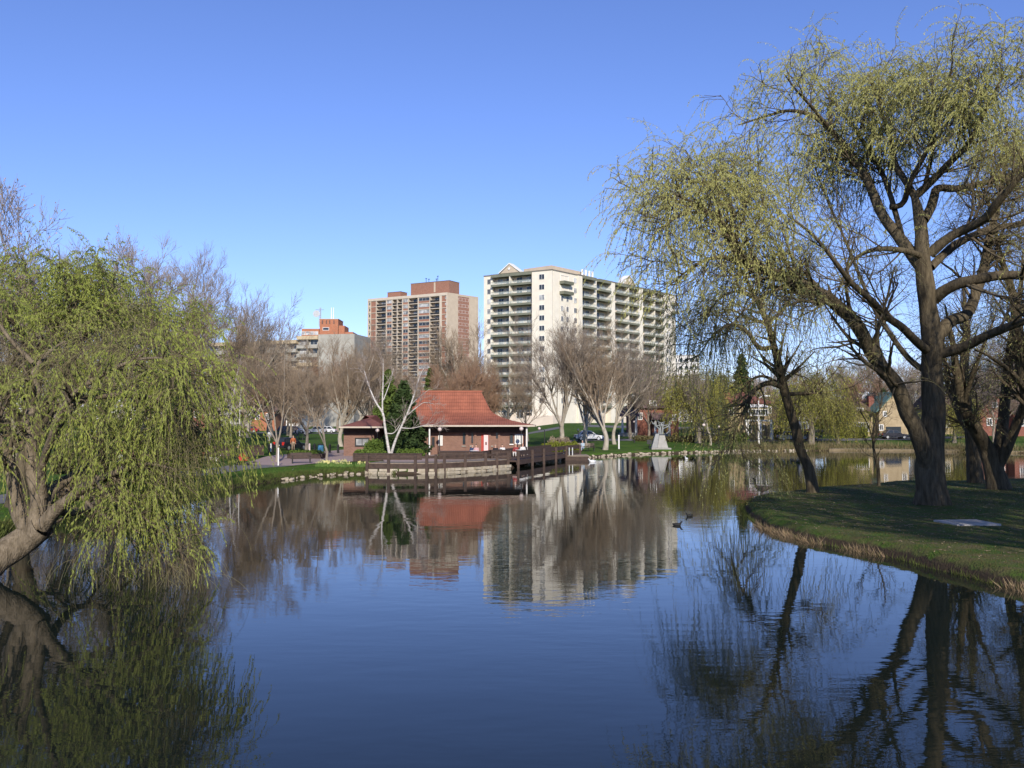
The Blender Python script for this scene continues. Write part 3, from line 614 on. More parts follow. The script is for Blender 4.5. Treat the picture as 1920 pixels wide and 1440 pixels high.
D = 40.0
b3 = np.array([-22.2, 40, Hz(-22.2, 40)])
L = [tr_([(37,965,D),(38,930,D),(45,880,D),(60,830,D),(70,780,D),(60,720,D),(65,660,D),(85,640,D),(95,620,D)], [.55,.42,.38,.36,.32,.28,.22,.14,.06], 20),
 tr_([(60,820,D),(20,760,39),(-10,700,38),(-30,640,38),(-20,580,38)], [.25,.2,.16,.1,.04]),
 tr_([(70,775,D),(110,720,D),(140,660,39),(160,610,39),(200,570,38),(240,570,38)], [.24,.2,.16,.12,.08,.03]),
 tr_([(66,700,D),(85,640,41),(110,625,42),(130,605,43),(180,585,44)], [.16,.13,.1,.06,.03]),
 tr_([(62,660,D),(40,625,39),(10,590,38),(-10,565,38)], [.14,.11,.08,.03]),
 tr_([(110,720,D),(180,690,41),(240,650,42),(290,610,43),(330,620,44)], [.14,.11,.08,.06,.03]),
 tr_([(95,620,D),(70,585,40),(50,560,40),(30,545,40)], [.1,.08,.05,.02]),
 tr_([(95,620,D),(120,590,39),(150,570,38.5),(190,565,38)], [.1,.07,.05,.02])]
root, LP, LR, g = big_tree('willow_tree', 'second green willow farther back on the left bank, its crown rising above the leaning one', b3, L, BARK_D, TWIG_D, WLEAF, 32, None)
A1 = grow(LP, LR, 130, .3, 1, 2.4, (25, 65), 9, (0,0,.3), .1, rr=.5, rmin=.025, g=g)
A2 = grow(A1[0], A1[1], 600, .2, 1, 1.5, (25, 60), 7, (0,0,.0), .12, rr=.5, rmin=.014, g=g)
A3 = grow(A2[0], A2[1], 2600, .2, 1, 1.5, (25, 75), 8, (0,0,-.9), .08, rr=.5, rmin=.008, lt=.1, g=g, Lv=.5)
part('branches', [tubes(*A1, n=5), tubes(*A2, n=4), tubes(*A3, n=3)], TWIG_D, root, b3, False)
V, q = leaves(A3[0][A3[0][:, 0, 2] > 8.6], 60000, .12, .035, g, .1, 1, .8, .4); mk('foliage', np_mesh('foliage', V-b3, q, WLEAF), root)

# ------------------------------------------------------------------ trees of the far banks (one of each kind, then copies)
PROTO = {
 'vase': bare_proto('bare_tree', 101, 15, .42, 'vase', BARK_P, TWIG, 16, 150, 1100, 4200, label='x'),
 'vase2': bare_proto('bare_tree', 102, 15, .40, 'vase', BARK_P, TWIG_G, 14, 130, 1000, 4200, label='x'),
 'round': bare_proto('bare_tree', 103, 15, .34, 'round', BARK, TWIG, 20, 130, 900, 4200, label='x'),
 'round2': bare_proto('bare_tree', 104, 15, .34, 'round', BARK, TWIG_G, 22, 130, 900, 4200, label='x'),
 'red': bare_proto('bare_tree', 105, 9, .2, 'round', BARK, TWIG_R, 26, 170, 1200, 5600, rmin=.012, label='x'),
 'up': bare_proto('bare_tree', 106, 16, .25, 'upright', BARK, TWIG_G, 26, 130, 700, 3000, label='x'),
 'bud': bare_proto('budding_tree', 107, 16, .26, 'upright', BARK, TWIG_G, 24, 120, 600, 1800, label='x', buds=1500),
 'fork': bare_proto('bare_tree', 108, 13, .26, 'fork', BARK, TWIG, 16, 130, 700, 2400, label='x'),
}
PH = {'vase': 15.5, 'vase2': 15.5, 'round': 15, 'round2': 15, 'red': 9, 'up': 16.5, 'bud': 16.5, 'fork': 13}
for k_ in PROTO:
    c_ = [q for q in bpy.data.objects if q.parent == PROTO[k_] and q.name.startswith('crown')][0]
    a_ = np.empty(len(c_.data.vertices)*3, dtype=np.float32); c_.data.vertices.foreach_get('co', a_); PH[k_] = float(np.percentile(a_[2::3], 99.5))
USED = set()
def put(kind, px, ytop, D, label, group='bare trees on the far banks', wide=1.0):
    x, y, z = G(px, D); h = CAMH+(HZ-ytop)*D/F_PX-z; s = h/PH[kind]; rz = random.uniform(0, 6.28)
    if kind not in USED:
        USED.add(kind); o = PROTO[kind]; o.location = (x, y, z); o.rotation_euler.z = rz; o['group'] = group
    else: o = dup(PROTO[kind], (x, y, z), rz)
    o['group'] = group; o.scale = (s*wide*random.uniform(.85,1.15), s*wide*random.uniform(.85,1.15), s); o.rotation_euler.x = random.uniform(-.05,.05); o['label'] = label; return o
T = [
 ('bud', 28, 350, 62, 'tallest tree at the left edge, its thin tips set with pink buds'),
 ('round', -50, 430, 82, 'bare tree cut off by the left edge behind the willows'),
 ('bud', 205, 445, 84, 'slim budding tree rising alone above the middle of the left willows'),
 ('up', 128, 470, 76, 'thin upright tree between the two budding ones on the left'),
 ('round2', 268, 470, 96, 'broad bare grey tree just above the right shoulder of the left willow'),
 ('round2', 345, 472, 108, 'broad bare grey tree with the highest crown right of the left willow'),
 ('vase2', 425, 540, 122, 'slender bare tree with one long tip, left of the concrete apartment block'),
 ('round', 392, 570, 98, 'brownish bare tree half hidden behind the right edge of the left willow'),
 ('round', 310, 520, 132, 'bare tree filling the gap low behind the left willow crown'),
 ('round2', 100, 560, 118, 'bare tree seen through the crown of the second green willow'),
 ('round', 190, 570, 126, 'bare tree low behind the left willows, under the slim budding tree'),
 ('round2', 0, 540, 110, 'bare tree low at the left edge seen through green willow twigs'),
 ('vase', 468, 612, 152, 'bare tree in front of the left end of the concrete apartment block'),
 ('fork', 520, 602, 79, 'light brown forked tree on the lawn beside the white post near the path'),
 ('round', 575, 665, 99, 'narrow bare tree behind the dark parked car'),
 ('fork', 612, 640, 79.5, 'pale barked tree on the lawn corner right of the bench'),
 ('round', 545, 660, 132, 'bare tree rising behind the forked tree on the lawn'),
 ('vase', 640, 632, 116, 'wide bare tree under the brick rooftop with the masts'),
 ('vase2', 672, 612, 152, 'bare grey tree between the masts and the red brick tower'),
 ('round', 697, 655, 122, 'bare brown tree in front of the left foot of the red brick tower'),
 ('vase', 505, 660, 172, 'bare tree in front of the long concrete apartment block'),
 ('round', 742, 665, 136, 'bare tree right behind the white birch, before the red brick tower'),
 ('red', 868, 672, 112, 'dense reddish bush-like tree behind the ridge of the red roof'),
 ('red', 833, 700, 109, 'small reddish twiggy tree behind the middle of the red roof'),
 ('red', 902, 690, 117, 'reddish twiggy tree at the right end of the red roof ridge'),
 ('vase', 884, 604, 150, 'bare tree with bright bark between the red tower and the white tower'),
 ('vase2', 918, 660, 162, 'bare tree before the left edge of the white tower'),
 ('round', 952, 650, 148, 'brownish bare tree before the left balconies of the white tower'),
 ('round', 990, 690, 140, 'low brownish bare tree before the foot of the white tower'),
 ('vase2', 1051, 592, 112, 'tall pale bare tree behind the yellow green hedge, the tallest before the white tower'),
 ('vase', 1097, 618, 118, 'bare tree with a leaning trunk behind the person in pale blue'),
 ('vase', 1134, 604, 110, 'widest vase-shaped bare tree on the lawn left of the monument'),
 ('vase2', 1152, 622, 122, 'bare tree close behind the wide vase-shaped one'),
 ('round', 1182, 655, 136, 'brownish bare tree before the roof of the red brick house'),
 ('round2', 1216, 668, 133, 'bare tree between the red brick house and the monument'),
 ('round', 1235, 690, 170, 'bare tree above the gable of the red brick house'),
 ('vase2', 1331, 690, 124, 'pale trunked tree on the lawn by the dark lamp right of the monument'),
 ('round', 1450, 716, 178, 'bare tree rising behind the roof of the cream house'),
 ('round2', 1492, 690, 182, 'grey bare tree seen right of the leaning willow trunk'),
 ('round', 1545, 690, 176, 'bare tree behind the yellow willow on the far bank'),
 ('red', 1612, 700, 150, 'brownish bushy tree before the stone house with white windows'),
 ('round2', 1600, 668, 190, 'bare tree behind the stone house with white windows'),
 ('round', 1665, 690, 186, 'bare tree behind the green gabled house'),
 ('round2', 1712, 680, 172, 'bare tree seen in the fork of the largest willow'),
 ('round', 1790, 660, 170, 'bare tree seen just right of the largest trunk'),
 ('round2', 1845, 640, 160, 'bare tree seen between the dark stems on the right'),
 ('round', 1905, 610, 152, 'bare tree at the right edge beyond the water'),
 ('round', 1975, 600, 150, 'bare tree cut off by the right edge beyond the water'),
 ('round2', 1862, 690, 128, 'bare tree on the far bank in front of the dark red brick house'),
 ('round', 1925, 680, 127, 'bare tree on the far bank before the red brick house at the right edge'),
 ('red', 1470, 768, 138, 'low twiggy tree in front of the cream house'),
 ('red', 1870, 745, 146, 'reddish twiggy tree before the dark brick house on the right'),
 ('red', 548, 765, 160, 'low reddish tree beside the orange brick house'),
 ('red', 455, 745, 168, 'low reddish twiggy tree behind the two thin birches'),
]
for t in T: put(*t)
random.seed(5)
FAR = []
for i, px in enumerate(list(range(-260, 1000, 66))+list(range(1010, 2200, 58))):
    D = random.uniform(235, 330) if not (880 < px < 1290) else random.uniform(300, 340)
    k = ['round', 'round2', 'vase2', 'red'][i % 4]
    yt = random.uniform(668, 725) if px < 690 or px > 1275 else random.uniform(690, 740)
    put(k, px+random.uniform(-14, 14), yt, D, 'far bare tree in the brown row on the skyline behind the nearer trees', 'far row of bare trees on the skyline')

for i, px in enumerate(range(-330, 700, 46)):
    D = random.uniform(150, 215); put(['round', 'red', 'vase2', 'round2'][i % 4], px+random.uniform(-12, 12), random.uniform(655, 715), D, 'low bare tree in the brown band behind the left bank lawn', 'brown band of bare trees behind the left bank', 1.15)
for i, px in enumerate(range(1290, 2150, 60)):
    D = random.uniform(165, 225); put(['red', 'round2', 'vase', 'round'][i % 4], px+random.uniform(-12, 12), random.uniform(690, 735), D, 'low bare tree in the brown band behind the houses on the right', 'brown band of bare trees behind the houses', 1.1)
# willows and evergreens of the far bank
w1 = willow_proto('willow_tree', 201, 11, .4, WLEAF_F, 'yellow willow on the far bank right of the leaning trunk', 1500, 30000)
w1.location = G(1520, 128); w1.scale = (.95,)*3
dup(w1, G(1570, 130), 2.1, .66, 'yellow willow beside the hedge of the stone house')
dup(w1, G(1308, 129), 1.0, .98, 'olive willow on the lawn right of the white tower')
dup(w1, G(1352, 152), 3.9, 1.0, 'olive willow behind and left of the cream house')
dup(w1, G(1788, 128), 5.2, .62, 'yellow green willow seen through the gap right of the largest trunk')
def conifer(name, label, loc, h, r, m, seed, droop=.2, n=9000, size=.2, base=.12):
    g = np.random.default_rng(seed); root = empty(name, loc, label, 'evergreen')
    tp, tr = resample([(0,0,-.2),(0,0,h*.5),(.1,0,h*.97)], [r*.08+.1, r*.05+.06, .03], 8)
    V, q = tubes(tp[None], tr[None], 8); part('trunk', [(V, q)], BARK_D, root, (0,0,0))
    C = []; Rr = []
    for i in range(150):
        t = base+(1-base)*g.random()**1.1; rr = r*(1-t)**.75*(.75+.35*g.random()); a = g.uniform(0, 6.28); k = g.uniform(.45, 1)
        C.append((rr*k*math.cos(a), rr*k*math.sin(a), h*t-droop*rr*k)); Rr.append((.34*r*(1-t*.6),)*2+(.2*r*(1-t*.5),))
    V, q = cloud(C, Rr, n, size, g); mk('crown', np_mesh('crown', V, q, m), root); return root
conifer('yew_tree', 'big dark evergreen between the white birch and the red roof', G(757, 87.2), 7.4, 2.9, NEEDLE, 1, .5, 26000, .16, .05)
conifer('evergreen_tree', 'lighter green evergreen tip behind the white birch', G(728, 101), 9.3, 2.4, NEEDLE_L, 2, .4, 12000, .17)
conifer('evergreen_tree', 'light green evergreen poking up behind the left end of the red roof', G(806, 112), 10.0, 1.9, NEEDLE_L, 3, .3, 9000, .17)
conifer('evergreen_tree', 'tall dark evergreen behind the olive willows left of the cream house', G(1391, 150), 13.5, 3.2, NEEDLE, 4, .3, 12000, .26)
conifer('evergreen_tree', 'broad evergreen by the green gabled house', G(1655, 150), 7.5, 3.2, NEEDLE, 5, .3, 9000, .26)
conifer('evergreen_tree', 'dark evergreen at the far left behind the path', G(330, 120), 5.5, 2.8, NEEDLE, 6, .3, 9000, .24)

def far_woods():
    g = np.random.default_rng(9); C = []; Rr = []
    for a in np.arange(-42, 42, .55):
        for D in (g.uniform(255, 300), g.uniform(320, 420)):
            x, y = D*math.sin(R(a)), D*math.cos(R(a))
            if (-12 < x < 60 and y < 300) or (-70 < x < -10 and 370 < y < 420) or (-110 < x < -45 and y < 330): continue
            C.append((x, y, 3.5)); Rr.append((3.4, 3.0, g.uniform(3.2, 6.5)))
    V, q = cloud(C, Rr, 60000, .45, g); o = mk('distant_woods', np_mesh('distant_woods', V, q, mat('far_thicket', (.17,.13,.085), (.09,.075,.045), .3, .95)))
    tag(o, 'brown mass of woods and brush along the skyline far behind everything', 'woods', kind='stuff')
far_woods()
# birches
def birch(base, L, label, seed, n=(26, 130, 420)):
    L = [(p, r*.66) for p, r in L]
    b = np.array([base[0], base[1], Hz(base[0], base[1])]); g = np.random.default_rng(seed); root = empty('birch_tree', b, label, 'tree')
    part('trunk', [bumpy(p, r, 9, .06, g) for p, r in L], BIRCH, root, b)
    LP = np.stack([resample(list(p), list(r), 12)[0] for p, r in L]); LR = np.stack([np.interp(np.linspace(0,1,12), np.linspace(0,1,len(r)), r) for p, r in L])
    A1 = grow(LP, LR, n[0], .3, 1, 1.7, (20, 45), 7, (0,0,.35), .09, rr=.5, rmin=.02, g=g)
    A2 = grow(A1[0], A1[1], n[1], .2, 1, 1.0, (25, 55), 6, (0,0,.1), .1, rr=.5, rmin=.014, g=g)
    A3 = grow(A2[0], A2[1], n[2], .2, 1, .6, (25, 55), 5, (0,0,.0), .1, rr=.5, rmin=.008, g=g)
    part('branches', [tubes(*A1, n=5), tubes(*A2, n=4), tubes(*A3, n=3)], mat('birch_twigs', (.42,.36,.31), (.25,.19,.16), 1, .9), root, b, False); return root
D = 81.5
birch((X_(734,D), D), [tr_([(731,852,D),(727,830,D),(722,800,D),(718,775,D),(705,755,D),(692,725,D),(682,692,D)], [.2,.18,.16,.14,.1,.07,.03]),
  tr_([(734,852,D),(742,825,D-.3),(755,795,D-.6),(768,765,D-.9),(778,735,D-1.1),(787,705,D-1.2),(795,690,D-1.3)], [.19,.17,.15,.13,.1,.06,.03]),
  tr_([(718,780,D),(717,755,D),(718,715,D),(718,672,D)], [.12,.1,.07,.02]),
  tr_([(719,750,D),(730,720,D+.5),(738,690,D+.8)], [.07,.05,.02]), tr_([(723,812,D),(738,812,D-.2),(750,797,D-.5)], [.08,.07,.05]),
  tr_([(762,780,D-.8),(780,765,D-1.2),(795,755,D-1.5),(812,757,D-1.8)], [.08,.06,.05,.02]), tr_([(752,802,D-.6),(772,803,D-1),(800,797,D-1.4),(815,797,D-1.5)], [.07,.06,.05,.02]),
  tr_([(768,762,D-.9),(785,745,D-1.3),(805,730,D-1.6)], [.08,.06,.02])], 'white birch with two bright stems behind the dark boardwalk', 41, (40, 200, 700))
D = 92
birch((X_(450,D), D), [tr_([(450,838,D),(450,800,D),(450,760,D),(452,730,D)], [.13,.11,.08,.03]), tr_([(450,790,D),(440,770,D),(436,740,D)], [.06,.05,.02])], 'straight white birch stem left of the forked tree', 42, (10, 40, 80))
D = 94
birch((X_(433,D), D), [tr_([(436,838,D),(433,800,D),(434,770,D),(439,730,D),(446,690,D)], [.12,.1,.08,.06,.02]), tr_([(434,768,D),(425,750,D),(415,735,D)], [.06,.04,.02]), tr_([(433,790,D),(420,775,D),(405,762,D)], [.05,.04,.02])], 'slightly bent white birch with side branches at the right edge of the left willow', 43, (12, 50, 90))

# shrubs and hedges
def bush(name, label, cat, blobs, m, n, size, seed, group=None):
    g = np.random.default_rng(seed); C = np.array([b[:3] for b in blobs], float); b0_ = np.array([C[:,0].mean(), C[:,1].mean(), 0]); b0_[2] = Hz(b0_[0], b0_[1])
    C[:, 2] += b0_[2]
    root = empty(name, b0_, label, cat, group); rad = np.array([b[3:6] for b in blobs])
    V, q = cloud(C, rad, n, size, g); mk('foliage', np_mesh('foliage', V-b0_, q, m), root)
    mb = []
    for c, r in list(zip(C, rad))[:1]:
        p, rr = resample([(c[0], c[1], b0_[2]-.1), (c[0]+.1, c[1], c[2])], [.04, .02], 4); mb.append(tubes(p[None], rr[None], 5))
    part('stem', mb, BARK_D, root, b0_); return root
def hedge_blobs(px0, px1, D0, D1, h, dpt, n, g=random):
    out = []
    for i in range(n):
        t = (i+.5)/n; D_ = D0+(D1-D0)*t; px = px0+(px1-px0)*t
        out.append((X_(px, D_), D_, h*.5, (abs(px1-px0)/F_PX*D0/n)*.75, dpt, h*.55*g.uniform(.85, 1.12)))
    return out
bush('hedge', 'rounded yellow green hedge behind the right end of the boardwalk', 'hedge', hedge_blobs(1016, 1082, 99, 103, 1.25, .9, 6), HEDGE, 14000, .1, 51)
bush('shrub', 'low green juniper under the white birch', 'shrub', hedge_blobs(668, 722, 83.5, 83, .95, .9, 5), SHRUB, 12000, .09, 52)
bush('shrub', 'low green juniper between the birch and the brick wall', 'shrub', hedge_blobs(745, 792, 83.6, 84.5, .95, .8, 4), SHRUB, 10000, .09, 53)
bush('shrub', 'taller shrub left of the birch stems before the brick wing', 'shrub', [(X_(703,85.5),85.5,.9,1.0,.8,.9)], SHRUB, 5000, .09, 54)
bush('shrub', 'yellowish potted shrub row in the left half of the patio planter', 'shrub', hedge_blobs(823, 850, 83.2, 83.2, .6, .5, 3), HEDGE, 6000, .08, 55)
bush('shrub', 'yellowish shrub row in the right half of the patio planter', 'shrub', hedge_blobs(852, 877, 83.2, 83.2, .55, .5, 3), HEDGE, 6000, .08, 56)
bush('hedge', 'clipped green hedge before the stone house with white windows', 'hedge', hedge_blobs(1570, 1622, 143, 142, 1.6, 1.2, 6), HEDGE, 12000, .16, 57)
bush('shrub', 'dark shrub mass before the cream house', 'shrub', hedge_blobs(1455, 1500, 139, 139, 1.7, 1.2, 5), SHRUB, 9000, .15, 58)
bush('hedge', 'brown hedge line behind the monument lawn', 'hedge', hedge_blobs(1190, 1345, 131, 131, .8, .7, 14), mat('brown_hedge', (.14,.12,.05), (.08,.07,.03), 2), 14000, .13, 59)
bush('shrub', 'pale bare twiggy shrub behind the boardwalk hedge', 'shrub', hedge_blobs(1030, 1068, 104.5, 104.5, 1.7, .8, 3), mat('bare_shrub', (.34,.27,.19), (.2,.15,.1), 2), 2600, .09, 60)
bush('shrub', 'brown shrub thicket at the waterline under the left willow', 'shrub', [(X_(p,D_),D_,.4,1.3,1.0,.75) for p, D_ in ((215,45),(250,47),(180,44),(140,43))], mat('brown_thicket', (.16,.12,.07), (.08,.06,.035), 2), 9000, .07, 61)
bush('shrub', 'dark bushes behind the path seen under the left willow crown', 'shrub', hedge_blobs(110, 330, 62, 70, 1.7, 1.4, 9), mat('dark_thicket', (.10,.09,.04), (.05,.05,.02), 2), 14000, .12, 62)
bush('shrub', 'green shrub row beside the far street left of the cream house', 'shrub', hedge_blobs(1345, 1400, 134, 134, 1.2, .9, 5), SHRUB, 6000, .13, 63)

# ------------------------------------------------------------------ buildings
CREAM = mat('cream_render', (0.76,0.70,0.58), (0.68,0.62,0.51), .6, 0.9, .01, 4)
CREAM2 = mat('cream_inner', (0.72,0.61,0.50), (0.63,0.53,0.43), .6, 0.9)
OLIVE = mat('olive_fascia', (0.19,0.195,0.145), (0.15,0.155,0.115), .8, 0.8)
OLIVE_D = mat('dark_parapet', (0.20,0.19,0.16), (0.15,0.14,0.12), .8, 0.8)
GLASS_D = mat('dark_glass', (0.035,0.045,0.055), (0.02,0.025,0.03), .5, 0.08, spec=.6)
GLASS_C = mat('curtained_glass', (0.55,0.55,0.53), (0.10,0.11,0.12), .55, 0.25, spec=.5, detail=2)
WHITE = mat('white_paint', (0.78,0.76,0.72), (0.70,0.68,0.64), 2, 0.6)
BEIGE = mat('beige_concrete', (0.52,0.43,0.32), (0.45,0.37,0.28), .5, 0.9)
SLABM = mat('pale_slab', (0.58,0.50,0.40), (0.50,0.43,0.34), .5, 0.9)
BRICK_T = brick_mat('tower_brick', (0.32,0.15,0.10), (0.26,0.12,0.08), (0.33,0.22,0.17), bw=.3, bh=.1)
BRICK_H = brick_mat('house_brick_red', (0.25,0.08,0.052), (0.19,0.06,0.042), (0.30,0.18,0.14))
BRICK_O = brick_mat('house_brick_orange', (0.45,0.15,0.07), (0.36,0.12,0.06), (0.38,0.24,0.16))
BRICK_P = brick_mat('pavilion_brick', (0.27,0.145,0.105), (0.21,0.11,0.08), (0.27,0.19,0.15))
CONCP = mat('pale_block_concrete', (0.38,0.36,0.31), (0.29,0.275,0.235), .5, 0.9)
STONE = mat('tan_stone', (0.43,0.34,0.21), (0.29,0.22,0.13), 1.4, 0.9, .02, 6)
ROOF_T = mat('terracotta_roof', (0.35,0.12,0.07), (0.27,0.092,0.055), 1.2, 0.75)
ROOF_D = mat('dark_roof', (0.16,0.10,0.085), (0.10,0.065,0.055), 1.5, 0.85, .02, 8)
ROOF_B = mat('brown_red_roof', (0.22,0.08,0.055), (0.15,0.06,0.045), 1.5, 0.85, .02, 8)
ROOF_G = mat('green_roof', (0.13,0.22,0.18), (0.09,0.16,0.13), 1.5, 0.7)
WOOD_D = mat('dark_brown_wood', (0.085,0.055,0.042), (0.045,0.03,0.024), 3, 0.75, .01, 14, (1,1,1))
WOOD_M = mat('weathered_wood', (0.30,0.24,0.18), (0.19,0.15,0.11), 3, 0.85, .01, 14)
METAL_D = mat('black_metal', (0.03,0.03,0.03), (0.02,0.02,0.02), 2, 0.5)
METAL_G = mat('grey_metal', (0.42,0.43,0.44), (0.33,0.34,0.35), 2, 0.5, metal=.4)
PINK = mat('globe_glass', (0.62,0.52,0.48), (0.55,0.45,0.41), 1, 0.25)
def rail_glass():
    m = bpy.data.materials.new('railing_glass'); m.use_nodes = True; nt = m.node_tree; N = nt.nodes
    b = N['Principled BSDF']; b.inputs['Base Color'].default_value = (.55,.60,.54,1); b.inputs['Roughness'].default_value = .2
    t = N.new('ShaderNodeBsdfTransparent'); mx = N.new('ShaderNodeMixShader'); mx.inputs[0].default_value = .28
    nt.links.new(t.outputs[0], mx.inputs[1]); nt.links.new(b.outputs[0], mx.inputs[2]); nt.links.new(mx.outputs[0], N['Material Output'].inputs[0]); return m
RGLASS = rail_glass()

class Thing:
    def __init__(s, name, loc, label, cat, group=None, cap=98):
        s.root = empty(name, loc, label, cat, group); s.n = {}; s.over = {}; s.cap = cap
    def add(s, name, mb, m, parent=None, smooth=False, bevel=0):
        k = s.n.get(name, 0)
        if k >= s.cap:
            o = s.over.setdefault(name, (MB(), m)); b = len(o[0].v); o[0].v += mb.v; o[0].f += [tuple(b+i for i in f) for f in mb.f]; return None
        s.n[name] = k+1
        return mb.build(name, m, parent or s.root, smooth, bevel)
    def done(s):
        for name, (mb, m) in s.over.items(): tag(mb.build(name, m, s.root), kind='stuff')
        return s.root
class Wall:
    """local frame of a facade: x runs along it, y runs into the building"""
    def __init__(s, A, B):
        s.A = Vector((A[0], A[1], 0)); d = Vector((B[0]-A[0], B[1]-A[1], 0)); s.len = d.length; s.u = d.normalized(); s.inn = Vector((-s.u.y, s.u.x, 0))
        s.M = Matrix(((s.u.x, s.inn.x, 0, s.A.x), (s.u.y, s.inn.y, 0, s.A.y), (0, 0, 1, 0), (0, 0, 0, 1)))
    def at(s, px):
        t = (px-CX)/F_PX; return (s.A.y*t-s.A.x)/(s.u.x-s.u.y*t)
    def mb(s): return MB(s.M)
    def box(s, x0, x1, y0, y1, z0, z1): return s.mb().box(x0, x1, y0, y1, z0, z1)
def window(th, W, x0, x1, z0, z1, y=0.0, name='window', glass=None, bars=1, frame=.09, fm=None):
    f = W.mb(); t = frame
    f.box(x0, x1, y-.05, y+.05, z0-t, z0); f.box(x0, x1, y-.05, y+.05, z1, z1+t); f.box(x0-t, x0, y-.05, y+.05, z0-t, z1+t); f.box(x1, x1+t, y-.05, y+.05, z0-t, z1+t)
    for i in range(1, bars+1):
        xm = x0+(x1-x0)*i/(bars+1); f.box(xm-.03, xm+.03, y-.045, y+.02, z0, z1)
    o = th.add(name, f, fm or WHITE)
    if o is None: return
    W.box(x0, x1, y-.02, y+.03, z0, z1).build('pane', glass or GLASS_D, o)

# --- white apartment tower
Lp = (-7.85, 246.6); Cp = (10.95, 236.0); Rp_ = (53.0, 286.0)
ZT = 44.3; PIT = 2.77; ZS = [41.1-PIT*k for k in range(13)]
gz = 2.6
th = Thing('apartment_building', (*Cp, gz), 'cream white high-rise with olive balcony bands and small white gables on its roof', 'building')
WL = Wall(Lp, Cp); WR = Wall(Cp, Rp_)
def rec_poly(W, a, b, d0, d1):
    return [tuple((W.M @ Vector((x, y, 0)))[:2]) for x, y in ((a, d0), (b, d0), (b, d1), (a, d1))]
core = MB()
pc = [tuple((WL.M @ Vector((0.0, 1.3, 0)))[:2]), tuple((WL.M @ Vector((WL.len, 1.3, 0)))[:2]), tuple((WR.M @ Vector((1.0, 1.3, 0)))[:2]), tuple((WR.M @ Vector((WR.len, 1.3, 0)))[:2]), tuple((WR.M @ Vector((WR.len, 20, 0)))[:2]), tuple((WL.M @ Vector((0, 24, 0)))[:2])]
th.add('core', core.prism(pc, gz-2, ZT-.6), CREAM2)
def bays(W, segs, cols_seed):
    g = random.Random(cols_seed)
    for kind, a, b in segs:
        x0, x1 = W.at(a), W.at(b)
        if kind in 'wW':
            th.add('wall', W.box(x0, x1, 0 if kind == 'w' else -.5, 2.3, gz-2, ZT-.25), CREAM)
            th.add('parapet', W.box(x0-.08, x1+.08, -.12 if kind == 'w' else -.62, 2.4, ZT-.25, ZT+.05), OLIVE_D)
        elif kind == 'b':
            n = 2
            th.add('parapet', W.box(x0, x1, -.9, 2.3, ZT-.9, ZT-.02), OLIVE)
            mid = None
            for z in ZS:
                m = W.box(x0+.01, x1-.01, -.9, 1.28, z-.24, z+.02); m.box(x0+.01, x1-.01, -.95, -.83, z-.30, z+.28)
                o = th.add('balcony', m, OLIVE)
                if o:
                    W.box(x0+.05, x1-.05, -.9, -.86, z+.28, z+.95).build('railing', RGLASS, o)
                    W.box(x0+.02, x1-.02, -.93, -.84, z+.95, z+1.0).build('handrail', OLIVE, o)
                w_ = (x1-x0); c = x0+w_*g.choice([.3, .36]); dw = min(1.7, w_*.26)
                window(th, W, c-dw/2, c+dw/2, z+.08, z+2.05, 1.22, 'balcony_door', g.choice([GLASS_D, GLASS_D, GLASS_C]))
                c = x0+w_*.75; window(th, W, c-dw*.4, c+dw*.4, z+.08, z+2.05, 1.22, 'balcony_door', g.choice([GLASS_D, GLASS_C]))
        elif kind == 'p':      # thin dividing wall between balconies
            th.add('partition', W.box(x0-.12, x0+.12, -.8, 1.28, 6, ZT-.9), CREAM)
WL_segs = [('w', 907, 923), ('b', 923.3, 957.8), ('p', 958, 958), ('b', 958.2, 998.5), ('W', 999, 1037)]
WR_segs = [('w', 1038, 1049), ('w', 1049.4, 1068), ('w', 1068.4, 1082), ('W', 1082.4, 1090), ('b', 1090.4, 1114.5), ('w', 1115, 1119.5), ('b', 1120, 1142.5), ('W', 1143, 1151.5), ('b', 1152, 1175.8),
           ('p', 1176, 1176), ('b', 1176.3, 1195.5), ('W', 1196, 1204), ('b', 1204.5, 1224.5), ('p', 1225, 1225), ('b', 1225.3, 1242), ('W', 1242.5, 1252), ('w', 1252.4, 1258), ('w', 1258.3, 1268)]
bays(WL, WL_segs, 1); bays(WR, WR_segs, 2)
for W, pxs, y, wd in ((WL, [917], 0, 1.0), (WL, [1018], -.5, 1.5), (WR, [1079], 0, 1.2), (WR, [1054, 1064], 0, .9), (WR, [1249], -.5, .9), (WR, [1256], 0, .9)):
    for px in pxs:
        x = W.at(px)
        for k, z in enumerate(ZS):
            if W is WR and px in (1054, 1064) and k < 2: continue
            window(th, W, x-wd/2, x+wd/2, z+.75, z+2.05, y-.06, 'window', GLASS_D if random.random() < .7 else GLASS_C, frame=.06)
for px0, px1 in ((1049.5, 1068), (1258.3, 1266)):
    for k in (0, 1):
        z = ZS[k]; x0, x1 = WR.at(px0), WR.at(px1); m = WR.mb()
        m.taper(x0, x1, -1.5, -.02, z-.35, x0, x1, -1.7, -.02, z+.45)
        o = th.add('balcony', m, OLIVE); m2 = WR.mb(); m2.box(x0, x1, -1.68, -1.62, z+.45, z+1.05); (m2.build('railing', RGLASS, o) if o else None)
        window(th, WR, x0+.5, x1-.5, z+.3, z+2.1, -.07, 'balcony_door', GLASS_D)
